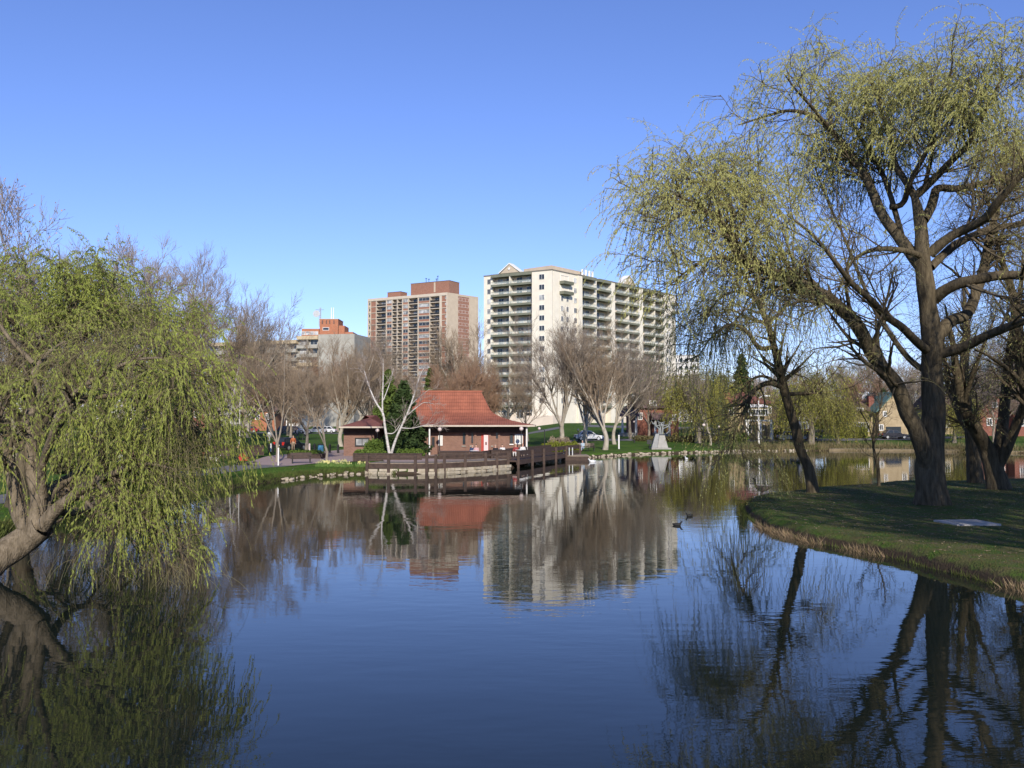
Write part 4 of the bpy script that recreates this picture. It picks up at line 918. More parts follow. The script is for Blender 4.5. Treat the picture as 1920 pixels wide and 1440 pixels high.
def pediment(W, px0, px1, zh):
    x0, x1 = W.at(px0), W.at(px1); xm = (x0+x1)/2; m = W.mb()
    m._add([(x0, -1.0, ZT), (x1, -1.0, ZT), (xm, -1.0, ZT+zh), (x0, 1.2, ZT), (x1, 1.2, ZT), (xm, 1.2, ZT+zh)], [(0,1,2), (5,4,3), (0,3,4,1), (1,4,5,2), (2,5,3,0)])
    o = th.add('gable', m, BEIGE); f = W.mb(); t = .32
    for a, b in (((x0-.4, ZT-.02), (xm, ZT+zh+.12)), ((x1+.4, ZT-.02), (xm, ZT+zh+.12))):
        f._add([(a[0], -1.15, a[1]), (b[0], -1.15, b[1]), (b[0], -1.15, b[1]+t), (a[0], -1.15, a[1]+t), (a[0], 1.3, a[1]), (b[0], 1.3, b[1]), (b[0], 1.3, b[1]+t), (a[0], 1.3, a[1]+t)], [(0,1,2,3), (7,6,5,4), (0,4,5,1), (1,5,6,2), (2,6,7,3), (3,7,4,0)])
    f.build('gable_trim', WHITE, o)
    d = W.mb(); c = ZT+zh*.48; r = .42; d._add([(xm-r, -1.2, c), (xm, -1.2, c-r), (xm+r, -1.2, c), (xm, -1.2, c+r), (xm-r, -1.02, c), (xm, -1.02, c-r), (xm+r, -1.02, c), (xm, -1.02, c+r)], [(0,1,2,3), (7,6,5,4), (0,4,5,1), (1,5,6,2), (2,6,7,3), (3,7,4,0)])
    d.build('gable_emblem', WHITE, o)
pediment(WL, 941, 976, 2.3); pediment(WR, 1166, 1186, 2.4)
pm = MB(); x0, x1 = WR.at(1062), WR.at(1140)
pm2 = WR.mb(); pm2._add([(x0, 5, ZT-.6), (x1-6, 5, ZT-.6), (x1, 8, ZT-.6), (x1, 15, ZT-.6), (x0, 15, ZT-.6), (x0, 5, ZT+2.5), (x1-6, 5, ZT+2.5), (x1, 8, ZT+2.5), (x1, 15, ZT+2.5), (x0, 15, ZT+2.5)], [(4,3,2,1,0), (5,6,7,8,9), (0,1,6,5), (1,2,7,6), (2,3,8,7), (3,4,9,8), (4,0,5,9)])
th.add('penthouse', pm2, BEIGE)
for i, px in enumerate((1114, 1120.5, 1127, 1133)):
    x = WR.at(px); m = WR.mb(); m.tube([(x, 4.0, ZT-.6), (x, 4.0, ZT+2.9)], .33, 10); th.add('vent_pipe', m, WHITE)
for W, n_ in ((WL, 5), (WR, 15)):
    for i in range(n_):
        c = W.len*(i+.5)/n_; window(th, W, c-1.0, c+1.0, 4.6, 6.4, 1.25 if W is WR else 1.25, 'window', GLASS_D if i % 3 else GLASS_C, 1, .1)
th.add('annex', WL.box(WL.at(1000), WL.len+3, -6, -.6, gz-2, 5.2), CREAM2)
x = WL.at(990); th.add('entrance', WL.box(x-.9, x+.9, -.2, .0, gz-1, 6.0), METAL_D)
th.done()

# --- red brick and beige tower
A = (-65.6, 403.0); C = (-27.9, 382.0); B = (-15.2, 396.5)
zg = 1.5; ZR = 59.0; P2 = 2.72
th = Thing('apartment_building', (*C, zg), 'red brick and beige concrete tower with a brick rooftop block', 'building')
WA = Wall(A, C); WB = Wall(C, B)
pc = [tuple((WA.M @ Vector((0, 1.6, 0)))[:2]), tuple((WA.M @ Vector((WA.len-.3, 1.6, 0)))[:2]), tuple((WB.M @ Vector((.3, .4, 0)))[:2]), tuple((WB.M @ Vector((WB.len-.02, .4, 0)))[:2]), tuple((WB.M @ Vector((WB.len-.02, 14, 0)))[:2]), tuple((WA.M @ Vector((0, 18, 0)))[:2])]
th.add('core', MB().prism(pc, zg-2, ZR-.5), BEIGE)
def c3(x): return 680+x/8.727
cols = [('k', 85, 128), ('B', 128, 218), ('b', 220, 383), ('w', 385, 478), ('b', 480, 562), ('b', 564, 648), ('w', 650, 745), ('b', 747, 905), ('W', 907, 1098), ('b', 1100, 1255), ('g', 1257, 1290), ('B', 1290, 1368), ('g', 1368, 1385)]
LEV = [ZR-1.3-P2*k for k in range(20)]
for kind, a, b in cols:
    x0, x1 = WA.at(c3(a)), WA.at(c3(b))
    if kind == 'g': th.add('pier', WA.box(x0, x1, -.3, 1.7, zg-2, ZR-1.2), SLABM)
    else: th.add('pier', WA.box(x0-.28, x0+.06, -.25, 1.65, zg-2, ZR-1.2), SLABM)
    if kind in 'B': th.add('brick_panel', WA.box(x0, x1, .05, 1.62, zg-2, ZR-1.2), BRICK_T)
    if kind == 'k': th.add('pier', WA.box(x0, x1, .2, 1.62, zg-2, ZR-1.2), BEIGE)
    if kind in 'wW': th.add('brick_panel', WA.box(x0+.06, x1-.28, .15, 1.62, zg-2, ZR-1.2), BRICK_T)
    for k, z in enumerate(LEV):
        if kind == 'b':
            m = WA.mb(); m.box(x0+.1, x1-.3, -.12, -.06, z-P2+.15, z-P2+1.15)
            th.add('railing', m, METAL_D)
            window(th, WA, x0+(x1-x0)*.32, x1-.4, z-P2+.2, z-.45, 1.5, 'balcony_door', GLASS_D if random.random() < .8 else GLASS_C, frame=.05)
        elif kind in 'wW':
            window(th, WA, x0+.2, x1-.4, z-P2+1.25, z-.25, .08, 'window', GLASS_D if random.random() < .5 else GLASS_C, 2 if kind == 'W' else 1, .05)
        elif kind == 'B' and a > 1000:
            window(th, WA, x1-.7, x1-.15, z-P2+1.3, z-.5, .0, 'window', GLASS_C, 0, .04)
        elif kind == 'k':
            window(th, WA, x0+.3, x1-.1, z-P2+1.0, z-.5, .15, 'window', GLASS_D, 0, .04)
for z in LEV: th.add('floor_slab', WA.box(.02, WA.len-.35, -.22, 1.55, z-.02, z+.26), SLABM)
th.add('parapet', WA.box(-.05, WA.len-.0, -.33, 1.9, ZR-1.15, ZR), SLABM)
def c3b(x): return WB.at(680+x/8.727)
th.add('wall', WB.box(.0, c3b(1555), -.12, .6, zg-2, ZR-.01), BEIGE)
th.add('brick_panel', WB.box(c3b(1555)+.02, c3b(1738), .02, .6, zg-2, ZR-1), BRICK_T)
th.add('wall', WB.box(c3b(1738)+.02, WB.len, -.12, .6, zg-2, ZR-.02), BEIGE)
th.add('parapet', WB.box(c3b(1555)+.02, c3b(1738), -.1, .7, ZR-1, ZR-.03), BEIGE)
for z in LEV: window(th, WB, c3b(1570), c3b(1725), z-P2+1.2, z-.35, -.02, 'window', GLASS_C if random.random() < .5 else GLASS_D, 2, .06)
x0, x1 = WA.at(c3(715)), WA.len-1
o = th.add('penthouse', WA.box(x0, x1, 3, 11, ZR-.5, ZR+5.6), BRICK_T)
WA.box(x0-.1, x1+.1, 2.9, 11.1, ZR+5.6, ZR+5.85).build('coping', OLIVE_D, o)
xq = WA.at(c3(1110)); WA.box(xq-.4, xq+.4, 2.85, 2.99, ZR+1, ZR+5.4).build('pilaster', BEIGE, o)
x0, x1 = WA.at(c3(330)), WA.at(c3(545)); o = th.add('stair_block', WA.box(x0, x1, 3, 8, ZR-.5, ZR+2.6), BRICK_T); WA.box(x0-.1, x1+.1, 2.9, 8.1, ZR+2.6, ZR+2.8).build('coping', OLIVE_D, o)
for px, h in ((c3(925), 2.2), (c3(970), 1.8), (c3(1095), 1.6), (c3(1118), 2.8)):
    x = WA.at(px); m = WA.mb(); m.tube([(x, 5, ZR+5.8), (x, 5, ZR+5.85+h)], .12, 6); m.box(x-.5, x+.5, 4.95, 5.05, ZR+5.5+h, ZR+5.7+h); th.add('antenna', m, METAL_D)
th.done()

# --- concrete block with brick rooftop and masts, behind the trees on the left
def zat(py, D): return CAMH+(HZ-py)*D/F_PX
th = Thing('apartment_building', (X_(530, 292), 292, 1.5), 'long pale concrete apartment block half hidden behind bare trees', 'building')
W1 = Wall((X_(392, 300), 300), (X_(556, 288), 288)); W2 = Wall((X_(556, 288), 288), (X_(664, 284), 284))
th.add('core', W1.box(0, W1.len-.05, 1.2, 16, 0, zat(642, 294)), CONCP)
th.add('wall', W2.box(W2.at(596), W2.len, -.1, 14, 0, zat(626, 285)), CONCP)
th.add('core', W2.box(0.02, W2.at(596)-.02, .9, 14, 0, zat(632, 285)), CONCP)
zt = zat(640, 294)
for k in range(9):
    z = zt-2.9*k
    for W, xa, xb, dz in ((W1, 0, W1.len-.1, 0), (W2, 0.05, W2.at(596)-.05, 1.2)):
        th.add('balcony', W.box(xa, xb, -.6, 1.19 if W is W1 else .88, z-1.15+dz, z+dz), CONCP if k % 3 else mat('tan_band', (.52,.42,.27), (.42,.33,.21), 1))
        n = int((xb-xa)/3.6)
        for i in range(n):
            c = xa+(xb-xa)*(i+.5)/n
            window(th, W, c-1.2, c+1.2, z-2.75+dz, z-1.3+dz, 1.1 if W is W1 else .8, 'window', GLASS_D if (i*7+k*3) % 3 else GLASS_C, 1, .06)
            if i: th.add('pier', W.box(xa+(xb-xa)*i/n-.15, xa+(xb-xa)*i/n+.15, -.5, 1.1 if W is W1 else .8, z-2.8+dz, z-1.16+dz), CONCP)
th.done()
th = Thing('apartment_building', (X_(612, 312), 312, 1.5), 'orange brick building rising in steps behind the concrete block, masts on its roof', 'building')
D = 312
def bx(px0, px1, py0, D0, dep, zb=0): return MB().box(X_(px0, D0), X_(px1, D0), D0, D0+dep, zb, zat(py0, D0))
th.add('wall', bx(564, 661, 622, 312, 16), BRICK_O)
th.add('wall', bx(564.5, 597, 616, 311.5, 12), BRICK_O)
o = th.add('rooftop_block', bx(598, 633, 598, 311, 9, zat(630, 311)), BRICK_O)
MB().box(X_(597.5,311), X_(633.5,311), 310.9, 320.1, zat(598,311), zat(597,311)).build('coping', BEIGE, o)
for a, b in ((602, 604.5), (610, 612), (616, 618), (624, 626)): MB().box(X_(a,311), X_(b,311), 310.85, 310.98, zat(607,311), zat(600,311)).build('slot', ROOF_D, o)
th.add('rooftop_block', bx(634, 645, 610, 311.3, 8, zat(630, 311)), BRICK_O)
for i, px in enumerate((568, 576, 584, 592)):
    W = Wall((X_(564,311.5),311.5), (X_(661,311.5),311.5)); c = W.at(px); window(th, W, c-.6, c+.6, zat(627,311), zat(621,311), -.04, 'window', GLASS_C, 0, .06)
W = Wall((X_(598,311),311), (X_(661,311),311)); c = W.at(610); window(th, W, c-1, c+1, zat(618.5,311), zat(614,311), -.05, 'window', GLASS_D, 0, .12)
m = MB(); xm = X_(599, 313); z0, z1 = zat(612, 313), zat(576, 313)
for dx, dy in ((-.3,-.3), (.3,-.3), (0,.3)): m.tube([(xm+dx, 313+dy, z0), (xm+dx, 313+dy, z1)], .09, 5)
for k in range(9): z = z0+(z1-z0)*k/9; m.tube([(xm-.3, 312.7, z), (xm+.3, 312.7, z+.7)], .05, 4)
m.tube([(xm-1.6, 312.7, z1-.8), (xm+1.4, 312.7, z1-.8)], .07, 4)
o = th.add('mast', m, METAL_G); d = MB(); d.tube([(xm-1.2, 312.4, zat(588,313)), (xm-1.2, 312.9, zat(588,313))], [1.25, .5], 14); d.build('dish', METAL_G, o)
for px in (620, 624): m = MB(); x = X_(px, 313); m.tube([(x, 313, zat(600,313)), (x, 313, zat(576,313))], [.2,.12], 8); th.add('mast', m, WHITE)
th.done()
th = Thing('building', (X_(1287, 330), 330, 3), 'pale low building glimpsed past the right edge of the white tower', 'building')
th.add('wall', MB().box(X_(1262,330), X_(1312,330), 330, 345, 0, zat(667,330)), WHITE); th.add('roof', MB().box(X_(1261,330), X_(1313,330), 329.8, 345.2, zat(667,330), zat(665,330)), METAL_G)
W = Wall((X_(1262,330),330), (X_(1312,330),330))
for k in range(5):
    for i in range(5): c = (i+.5)*2; window(th, W, c-.6, c+.6, zat(667,330)-2.9*k-2.3, zat(667,330)-2.9*k-1.0, -.04, 'window', GLASS_D, 0, .06)
th.done()

# --- houses along the street
def house(label, px0, px1, D, dep, ye, yr, wall, roof, style='gable_x', wins=(), over=.5, zb=None, cat='house', extra=None, ins=3.0):
    x0, x1 = X_(px0, D), X_(px1, D); zb = Hz((x0+x1)/2, D) if zb is None else zb
    th = Thing('house', ((x0+x1)/2, D, zb), label, cat); ze, zr = zat(ye, D), zat(yr, D+dep/2 if style != 'gable_y' else D)
    th.add('wall', MB().box(x0, x1, D, D+dep, zb-1, ze), wall)
    m = MB()
    if style == 'gable_x': 
        m.gable(x0-over, x1+over, D-over, D+dep+over, ze-.1, zr); g_ = MB().gable(x0, x1, D+.01, D+dep-.01, ze-.01, zr-.35)
        th.add('gable_wall', g_, wall)
    elif style == 'gable_y':
        xm = (x0+x1)/2; t = .25; a = (zr-ze)/((x1-x0)/2)
        for sx in (-1, 1):
            xe = x0-over if sx < 0 else x1+over; zee = ze-over*a
            m._add([(xe, D-over, zee), (xm, D-over, zr), (xm, D-over, zr+t), (xe, D-over, zee+t), (xe, D+dep, zee), (xm, D+dep, zr), (xm, D+dep, zr+t), (xe, D+dep, zee+t)], [(0,1,2,3), (7,6,5,4), (0,4,5,1), (1,5,6,2), (2,6,7,3), (3,7,4,0)])
        th.add('gable_wall', MB().gable(x0, x1, D+.005, D+dep-.01, ze-.01, zr-.02, 'y'), wall)
    else: m.hip(x0-over, x1+over, D-over, D+dep+over, ze, zr, ins)
    r = th.add('roof', m, roof); W = Wall((x0, D), (x1, D))
    for w_ in wins:
        a, b, t, bt = w_[:4]; window(th, W, W.at(a), W.at(b), zat(bt, D), zat(t, D), -.06, w_[5] if len(w_) > 5 else 'window', w_[6] if len(w_) > 6 else GLASS_D, w_[4] if len(w_) > 4 else 1, .12)
    if extra: extra(th, W, x0, x1, D, zb, ze, zr, r)
    return th.done()
def ch(px, D, y0, y1, w_=.9):
    def f(th, W, x0, x1, D_, zb, ze, zr, r):
        m = MB(); x = X_(px, D); m.box(x-w_/2, x+w_/2, D+1.5, D+1.5+w_, zat(y1, D)-2, zat(y0, D)); m.build('chimney', BRICK_H, r)
    return f
def porch(pxa, pxb, ytop, ybot, dD, colpx, roofm, D0):
    def f(th, W, x0, x1, D, zb, ze, zr, r):
        xa, xb = W.at(pxa), W.at(pxb); zt, zl = zat(ytop, D), zat(ybot, D)
        m = W.mb(); m.taper(xa-.3, xb+.3, -dD-.3, -.02, zt-.25, xa-.3, xb+.3, -dD*.3, -.02, zt+.9); o = th.add('porch_roof', m, roofm)
        th.add('porch_floor', W.box(xa, xb, -dD, -.02, zb-.4, zb+.5), CONC)
        for p in colpx: c = W.at(p); th.add('porch_column', W.box(c-.16, c+.16, -dD+.1, -dD+.42, zb+.5, zt-.26), WHITE)
    return f
def multi(*fs):
    def f(*a):
        for q in fs: q(*a)
    return f
house('dark red brick house with a tall brown gambrel-like gable behind the monument', 1190, 1272, 146, 11, 765, 733, BRICK_H, ROOF_D, 'hip', [(1197,1203,775,786), (1251,1257,784,794), (1219,1229,752,760,2), (1262,1268,778,788)], .6, extra=multi(porch(1160, 1190, 778, 804, 3, (1163, 1176, 1188), ROOF_D, 146), porch(1222, 1252, 784, 808, 2.6, (1224, 1250), ROOF_D, 146)), ins=5)
def cream_x(th, W, x0, x1, D, zb, ze, zr, r):
    a, b = W.at(1398), W.at(1434)
    th.add('bay', W.box(a, b, -1.6, -.02, zat(781, D), zat(764, D)), STONE)
    for i in range(4): c = a+(b-a)*(i+.5)/4; window(th, W, c-.32, c+.32, zat(778, D), zat(768.5, D), -1.64, 'window', GLASS_D, 1, .12)
    th.add('bay_roof', W.mb().taper(a-.3, b+.3, -1.9, -.02, zat(764, D)+.01, a+.3, b-.3, -.5, -.02, zat(758, D)), WHITE)
    th.add('porch_roof', W.box(W.at(1390), W.at(1440), -2.6, -1.62, zat(790,D), zat(787,D)), WHITE)
    for p in (1393, 1417, 1438): c = W.at(p); th.add('porch_column', W.box(c-.22, c+.22, -2.5, -2.05, zb, zat(790,D)-.01), WHITE)
    m = MB(); x = X_(1369, D); m.box(x-.5, x+.5, D+2, D+3, ze, zat(736, D)); m.build('chimney', BRICK_H, r)
house('cream stone house with a red-brown hip roof and a white bay of windows', 1365, 1447, 140, 10, 757, 735, STONE, ROOF_B, 'hip', [(1368,1374,762,778), (1440,1445,764,774), (1401,1407,797,812,0,'door'), (1424,1431,796,806)], .7, extra=cream_x, ins=4)
house('plain brown-roofed house between the cream one and the half-timbered gable', 1452, 1490, 146, 9, 790, 765, STONE, ROOF_D, 'gable_x', [(1463,1468,793,805), (1472,1479,793,805)], .4)
def tudor(th, W, x0, x1, D, zb, ze, zr, r):
    m = W.mb(); L_ = W.len
    for t in (.2, .4, .6, .8): m.box(L_*t-.09, L_*t+.09, -.06, -.004, zat(790,D), zat(790,D)+(zr-ze)*(1-abs(2*t-1))*.9+ (ze-zat(790,D)))
    m.box(0, L_, -.065, -.005, zat(790,D), zat(790,D)+.2); th.add('timber', m, WOOD_D)
    th.add('brick_base', W.box(-.03, L_+.03, -.12, -.07, zb-.5, zat(804,D)), BRICK_H)
house('narrow white half-timbered gable house with a brick base', 1496, 1518, 140, 9, 785, 762, WHITE, ROOF_D, 'gable_y', [(1502,1512,793,803,2)], .3, extra=tudor)
house('stone gabled house with white grid windows beyond the water', 1588, 1640, 146, 10, 770, 749, STONE, ROOF_D, 'gable_x', [(1601,1627,793,808,5), (1607,1617,766,770,0)], .5, extra=ch(1641, 146, 742, 765))
def ggx(th, W, x0, x1, D, zb, ze, zr, r):
    m = W.mb(); th.add('garage_door', W.box(W.at(1660), W.at(1688), -.12, -.02, zb, zat(800, D)), GLASS_D)
house('tan stone house with a sagging green gable roof', 1648, 1702, 144, 10, 765, 737, STONE, ROOF_G, 'gable_y', [(1656,1661,772,780), (1690,1697,772,782), (1648.5,1654,797,806,1)], .8, extra=ggx)
house('tan house in the gap just right of the largest trunk', 1762, 1806, 148, 10, 765, 738, STONE, ROOF_D, 'gable_x', [(1770,1778,785,800), (1790,1798,785,800)], .5)
house('dark red brick house seen between the dark stems at the right', 1838, 1893, 142, 10, 768, 735, BRICK_H, ROOF_D, 'gable_y', [(1850,1858,785,797), (1870,1880,785,797), (1861,1868,755,763)], .6)
house('red brick house at the right edge beyond the water', 1900, 1960, 140, 10, 772, 742, BRICK_H, ROOF_D, 'gable_x', [(1910,1918,785,798), (1935,1944,785,798)], .6)
house('orange brick house glimpsed through trees behind the car park', 470, 516, 205, 10, 770, 738, BRICK_O, ROOF_D, 'gable_x', [(480,486,776,786), (500,506,776,786)], .6)
house('white fronted house behind the trees above the parked cars', 525, 560, 225, 10, 774, 762, WHITE, ROOF_D, 'gable_x', [(531,536,778,785), (546,552,778,785)], .5)
house('brown brick house far behind the left willow', 330, 385, 230, 12, 765, 738, BRICK_H, ROOF_D, 'hip', [(345,352,772,782), (365,372,772,782)], .5)

# --- the pavilion
zp = 0.62; DF = 93.0
th = Thing('pavilion', (-4.5, 96, zp), 'brown brick park pavilion with a flared terracotta roof by the water', 'building')
W = Wall((X_(782, DF), DF), (X_(986, DF), DF))
th.add('wall', MB().box(X_(782,DF), X_(986,DF), DF, DF+11, zp-.5, 3.55), BRICK_P)
th.add('wall', MB().box(-15.2, X_(782,DF)-.01, DF+2.2, DF+10.5, zp-.5, 3.4), BRICK_P)
xl, xr, yf, yb = -15.9, 2.4, 91.2, 106.2
prof = [(0, 3.72), (1.2, 3.93), (2.4, 4.2), (3.6, 4.58), (4.4, 4.98), (4.75, 5.3), (5.05, 5.85), (5.4, 6.55), (5.85, 7.4)]
V = []; Fc = []
for i, (ins, z) in enumerate(prof):
    fy = ins/5.85*(yb-yf)/2*.985
    V += [(xl+ins, yf+fy, z), (xr-ins, yf+fy, z), (xr-ins, yb-fy, z), (xl+ins, yb-fy, z)]
for i in range(len(prof)-1):
    for j in range(4): Fc.append((i*4+j, i*4+(j+1)%4, i*4+4+(j+1)%4, i*4+4+j))
Fc.append(tuple(range(len(V)-4, len(V))))
def roof_mat():
    m = ROOF_T.copy(); m.name = 'terracotta_tiles'; nt = m.node_tree; N = nt.nodes; L_ = nt.links
    g_ = N.new('ShaderNodeNewGeometry'); sp = N.new('ShaderNodeSeparateXYZ'); L_.new(g_.outputs['Position'], sp.inputs[0])
    s1 = N.new('ShaderNodeMath'); s1.operation = 'MULTIPLY'; s1.inputs[1].default_value = 2.6; L_.new(sp.outputs[2], s1.inputs[0])
    fr = N.new('ShaderNodeMath'); fr.operation = 'FRACT'; L_.new(s1.outputs[0], fr.inputs[0])
    wv = N.new('ShaderNodeTexWave'); wv.inputs['Scale'].default_value = 1.3; wv.inputs['Distortion'].default_value = .3; wv.bands_direction = 'X'
    tc = N.new('ShaderNodeTexCoord'); L_.new(tc.outputs['Object'], wv.inputs[0])
    ad = N.new('ShaderNodeMath'); ad.operation = 'MULTIPLY_ADD'; ad.inputs[1].default_value = .35; L_.new(wv.outputs[1], ad.inputs[0]); L_.new(fr.outputs[0], ad.inputs[2])
    bp = N.new('ShaderNodeBump'); bp.inputs['Distance'].default_value = .16; L_.new(ad.outputs[0], bp.inputs['Height']); L_.new(bp.outputs[0], N['Principled BSDF'].inputs['Normal'])
    lt = N.new('ShaderNodeMath'); lt.operation = 'LESS_THAN'; lt.inputs[1].default_value = .16; L_.new(fr.outputs[0], lt.inputs[0])
    ns = N.new('ShaderNodeTexNoise'); ns.inputs['Scale'].default_value = .7; ns.inputs['Detail'].default_value = 8; L_.new(tc.outputs['Object'], ns.inputs[0])
    m1 = N.new('ShaderNodeMapRange'); m1.inputs['From Min'].default_value = .3; m1.inputs['From Max'].default_value = .7; m1.inputs['To Min'].default_value = .72; m1.inputs['To Max'].default_value = 1.1; L_.new(ns.outputs[0], m1.inputs[0])
    s2 = N.new('ShaderNodeMath'); s2.operation = 'MULTIPLY_ADD'; s2.inputs[1].default_value = -.22; L_.new(lt.outputs[0], s2.inputs[0]); L_.new(m1.outputs[0], s2.inputs[2])
    mu = N.new('ShaderNodeMixRGB'); mu.blend_type = 'MULTIPLY'; mu.inputs[0].default_value = 1; src = [q for q in N if q.type == 'VALTORGB'][0]
    L_.new(src.outputs[0], mu.inputs[1]); L_.new(s2.outputs[0], mu.inputs[2]); L_.new(mu.outputs[0], N['Principled BSDF'].inputs['Base Color']); return m
RT = roof_mat()
rf = th.add('roof', MB()._add(V, Fc), RT)
e = MB(); e.box(xl-.05, xr+.05, yf-.12, yf+.02, 3.58, 3.74); e.box(xl-.05, xr+.05, yb-.02, yb+.12, 3.58, 3.74); e.box(xl-.12, xl+.02, yf-.12, yb+.12, 3.581, 3.739); e.box(xr-.02, xr+.12, yf-.12, yb+.12, 3.581, 3.739)
e.build('gutter', mat('gutter', (.55,.47,.38), (.45,.38,.3), 2), rf)
MB().box(xl+5.7, xr-5.7, (yf+yb)/2-.15, (yf+yb)/2+.15, 7.38, 7.52).build('ridge_cap', ROOF_T, rf)
th.add('soffit', MB().box(xl+.1, xr-.1, yf+.05, yb-.05, 3.56, 3.6), WOOD_D)
th.add('beam', MB().box(X_(782,DF)-.8, X_(986,DF)+.05, DF-.35, DF-.02, 2.95, 3.55), WOOD_D)
def pz(py): return zat(py, DF)
for a, b, t, bt in ((868,872.5,811,833), (884,887,811,831), (930,933.5,808,822)): th.add('slit_window', W.box(W.at(a), W.at(b), -.05, .0-.005, pz(bt), pz(t)), GLASS_D)
for a, b in ((866, 876), (881, 891), (917, 925)): th.add('sill', W.box(W.at(a), W.at(b), -.16, -.055, pz(837), pz(835.5)), CONC)
for a in (876, 891.5, 918.5, 936): th.add('pilaster', W.box(W.at(a)-.12, W.at(a)+.12, -.2, -.005, zp, 2.94), BRICK_P)
o = th.add('door', W.box(W.at(902.5), W.at(916), -.06, -.005, zp, pz(814)), mat('door_red', (.42,.07,.05), (.35,.05,.04), 2))
W.box(W.at(907.4), W.at(915.6), -.35, -.3, zp+.3, pz(815.5)).build('pink_panel', mat('pink_panel', (.80,.55,.53), (.75,.48,.46), 2), o)
W.box(W.at(910.3), W.at(912.9), -.37, -.352, pz(834), pz(828.5)).build('panel_poster', METAL_D, o)
window(th, W, W.at(811), W.at(814), pz(836), pz(820.5), -.05, 'window', GLASS_D, 0, .1, WOOD_D)
window(th, W, W.at(823.5), W.at(829), pz(834), pz(817.5), -.05, 'window', GLASS_C, 1, .07)
window(th, W, W.at(957), W.at(961), pz(830), pz(815.5), -.05, 'window', GLASS_D, 0, .08, WOOD_D)
window(th, W, W.at(967), W.at(978), pz(831), pz(816), -.05, 'window', GLASS_C, 2, .1)
th.add('sill', W.box(W.at(955), W.at(963), -.16, -.055, pz(834), pz(832)), WHITE)
for px, D_ in ((805.5, 91.6), (987.5, 91.6)):
    m = MB(); x = X_(px, D_); m.tube([(x, D_, zp-.1), (x, D_, 3.58 if px < 900 else 3.58)], .085, 8); th.add('downpipe', m, WHITE)
# left wing
xw0, xw1 = X_(645, 90), X_(700, 90)
th.add('wing_wall', MB().box(xw0, -14.0, 90, 97, zp-.5, 3.3), BRICK_P)
th.add('wing_beam', MB().box(xw0, -14.0, 89.7, 89.99, 2.85, 3.45), WOOD_D)
r2 = th.add('wing_roof', MB().hip(X_(636,88.6), -12.5, 88.6, 99, 3.6, 4.75, 3), ROOF_B)
MB().box(X_(636,88.6), -12.4, 88.5, 88.62, 3.47, 3.62).build('gutter', MATS['gutter'], r2)
Ww = Wall((xw0, 90), (-14.0, 90)); window(th, Ww, Ww.at(668.5), Ww.at(691), zat(834.5,90), zat(823,90), -.06, 'window', GLASS_C, 1, .12, METAL_D)
th.done()

# ------------------------------------------------------------------ waterside: boardwalk, railings, stones
BW = [(690,71.3),(730,70.9),(780,70.9),(801,71.0),(818,71.3),(834,71.9),(873,73.5),(911,75.2),(932,76.4),(953,77.8)]
bwp = [(X_(a, d), d) for a, d in BW]
def offs(pts, d):
    out = []
    for i, p in enumerate(pts):
        a = Vector(pts[max(i-1,0)]); b = Vector(pts[min(i+1,len(pts)-1)]); t = (b-a).normalized(); out.append((p[0]-t.y*d, p[1]+t.x*d))
    return out
def strip(mb, pts, d0, d1, z0, z1):
    a, b = offs(pts, d0), offs(pts, d1)
    for i in range(len(pts)-1): mb.prism([a[i], a[i+1], b[i+1], b[i]], z0, z1)
    return mb
th = Thing('boardwalk', (bwp[4][0], bwp[4][1]+1, .5), 'dark timber boardwalk with posts and low rails along the stone edge before the pavilion', 'boardwalk')
th.add('deck', strip(MB(), bwp, 0, 2.6, .74, .86), WOOD_M)
th.add('fascia', strip(MB(), bwp, -.12, -.003, .42, .80), WOOD_D)
th.add('rail', strip(MB(), bwp, -.07, -.01, 1.22, 1.42), WOOD_D)
for (x, y), (px, d) in zip(bwp, BW): th.add('post', MB().box(x-.115, x+.115, y-.34, y-.125, -.4, 1.55), WOOD_D)
th.done()
def stone_mesh(seed, sx, sy, sz):
    g = np.random.default_rng(seed); mb = MB(); mb.ball((0,0,0), 1, 8, 1); v = np.array(mb.v)
    for i in range(len(v)):
        n_ = mnoise.noise(Vector(v[i]*1.3+seed*5)); v[i] = np.sign(v[i])*np.abs(v[i])**.6*(1+.35*n_)*np.array([sx, sy, sz])
    me = bpy.data.meshes.new('stone'); me.from_pydata([tuple(q) for q in v], [], mb.f); me.materials.append(RIP); me.update(); return me
RIP = mat('riprap_stone', (0.52,0.44,0.33), (0.30,0.25,0.18), 2.2, .9, .03, 7)
BLOCK = mat('edge_blocks', (0.50,0.44,0.34), (0.30,0.25,0.18), 1.3, .9, .04, 6)
g_ = random.Random(3); mb = MB(); b_ = offs(bwp, -.02)
th = Thing('stone_wall', (bwp[4][0], bwp[4][1], 0), 'low wall of pale rough blocks at the waterline under the boardwalk', 'wall')
k = 0
for i in range(len(bwp)-1):
    a, b = Vector(bwp[i]), Vector(bwp[i+1]); n = max(1, round((b-a).length/.75))
    for j in range(n):
        for r in range(2):
            t0 = (j+.03+.5*(r % 2)*.3)/n; t1 = (j+.95+.5*(r % 2)*.1)/n; p0 = a+(b-a)*t0; p1 = a+(b-a)*min(t1, 1); o_ = g_.uniform(.14, .34); n_ = Vector((-(b-a).y, (b-a).x)).normalized()
            mb.prism([tuple(p0-n_*o_), tuple(p1-n_*(o_+g_.uniform(-.05,.05))), tuple(p1+n_*.3), tuple(p0+n_*.3)], -.5 if r == 0 else .17+g_.uniform(-.02,.02), .16 if r == 0 else .41+g_.uniform(-.03,.0))
th.add('blocks', mb, BLOCK); th.done()
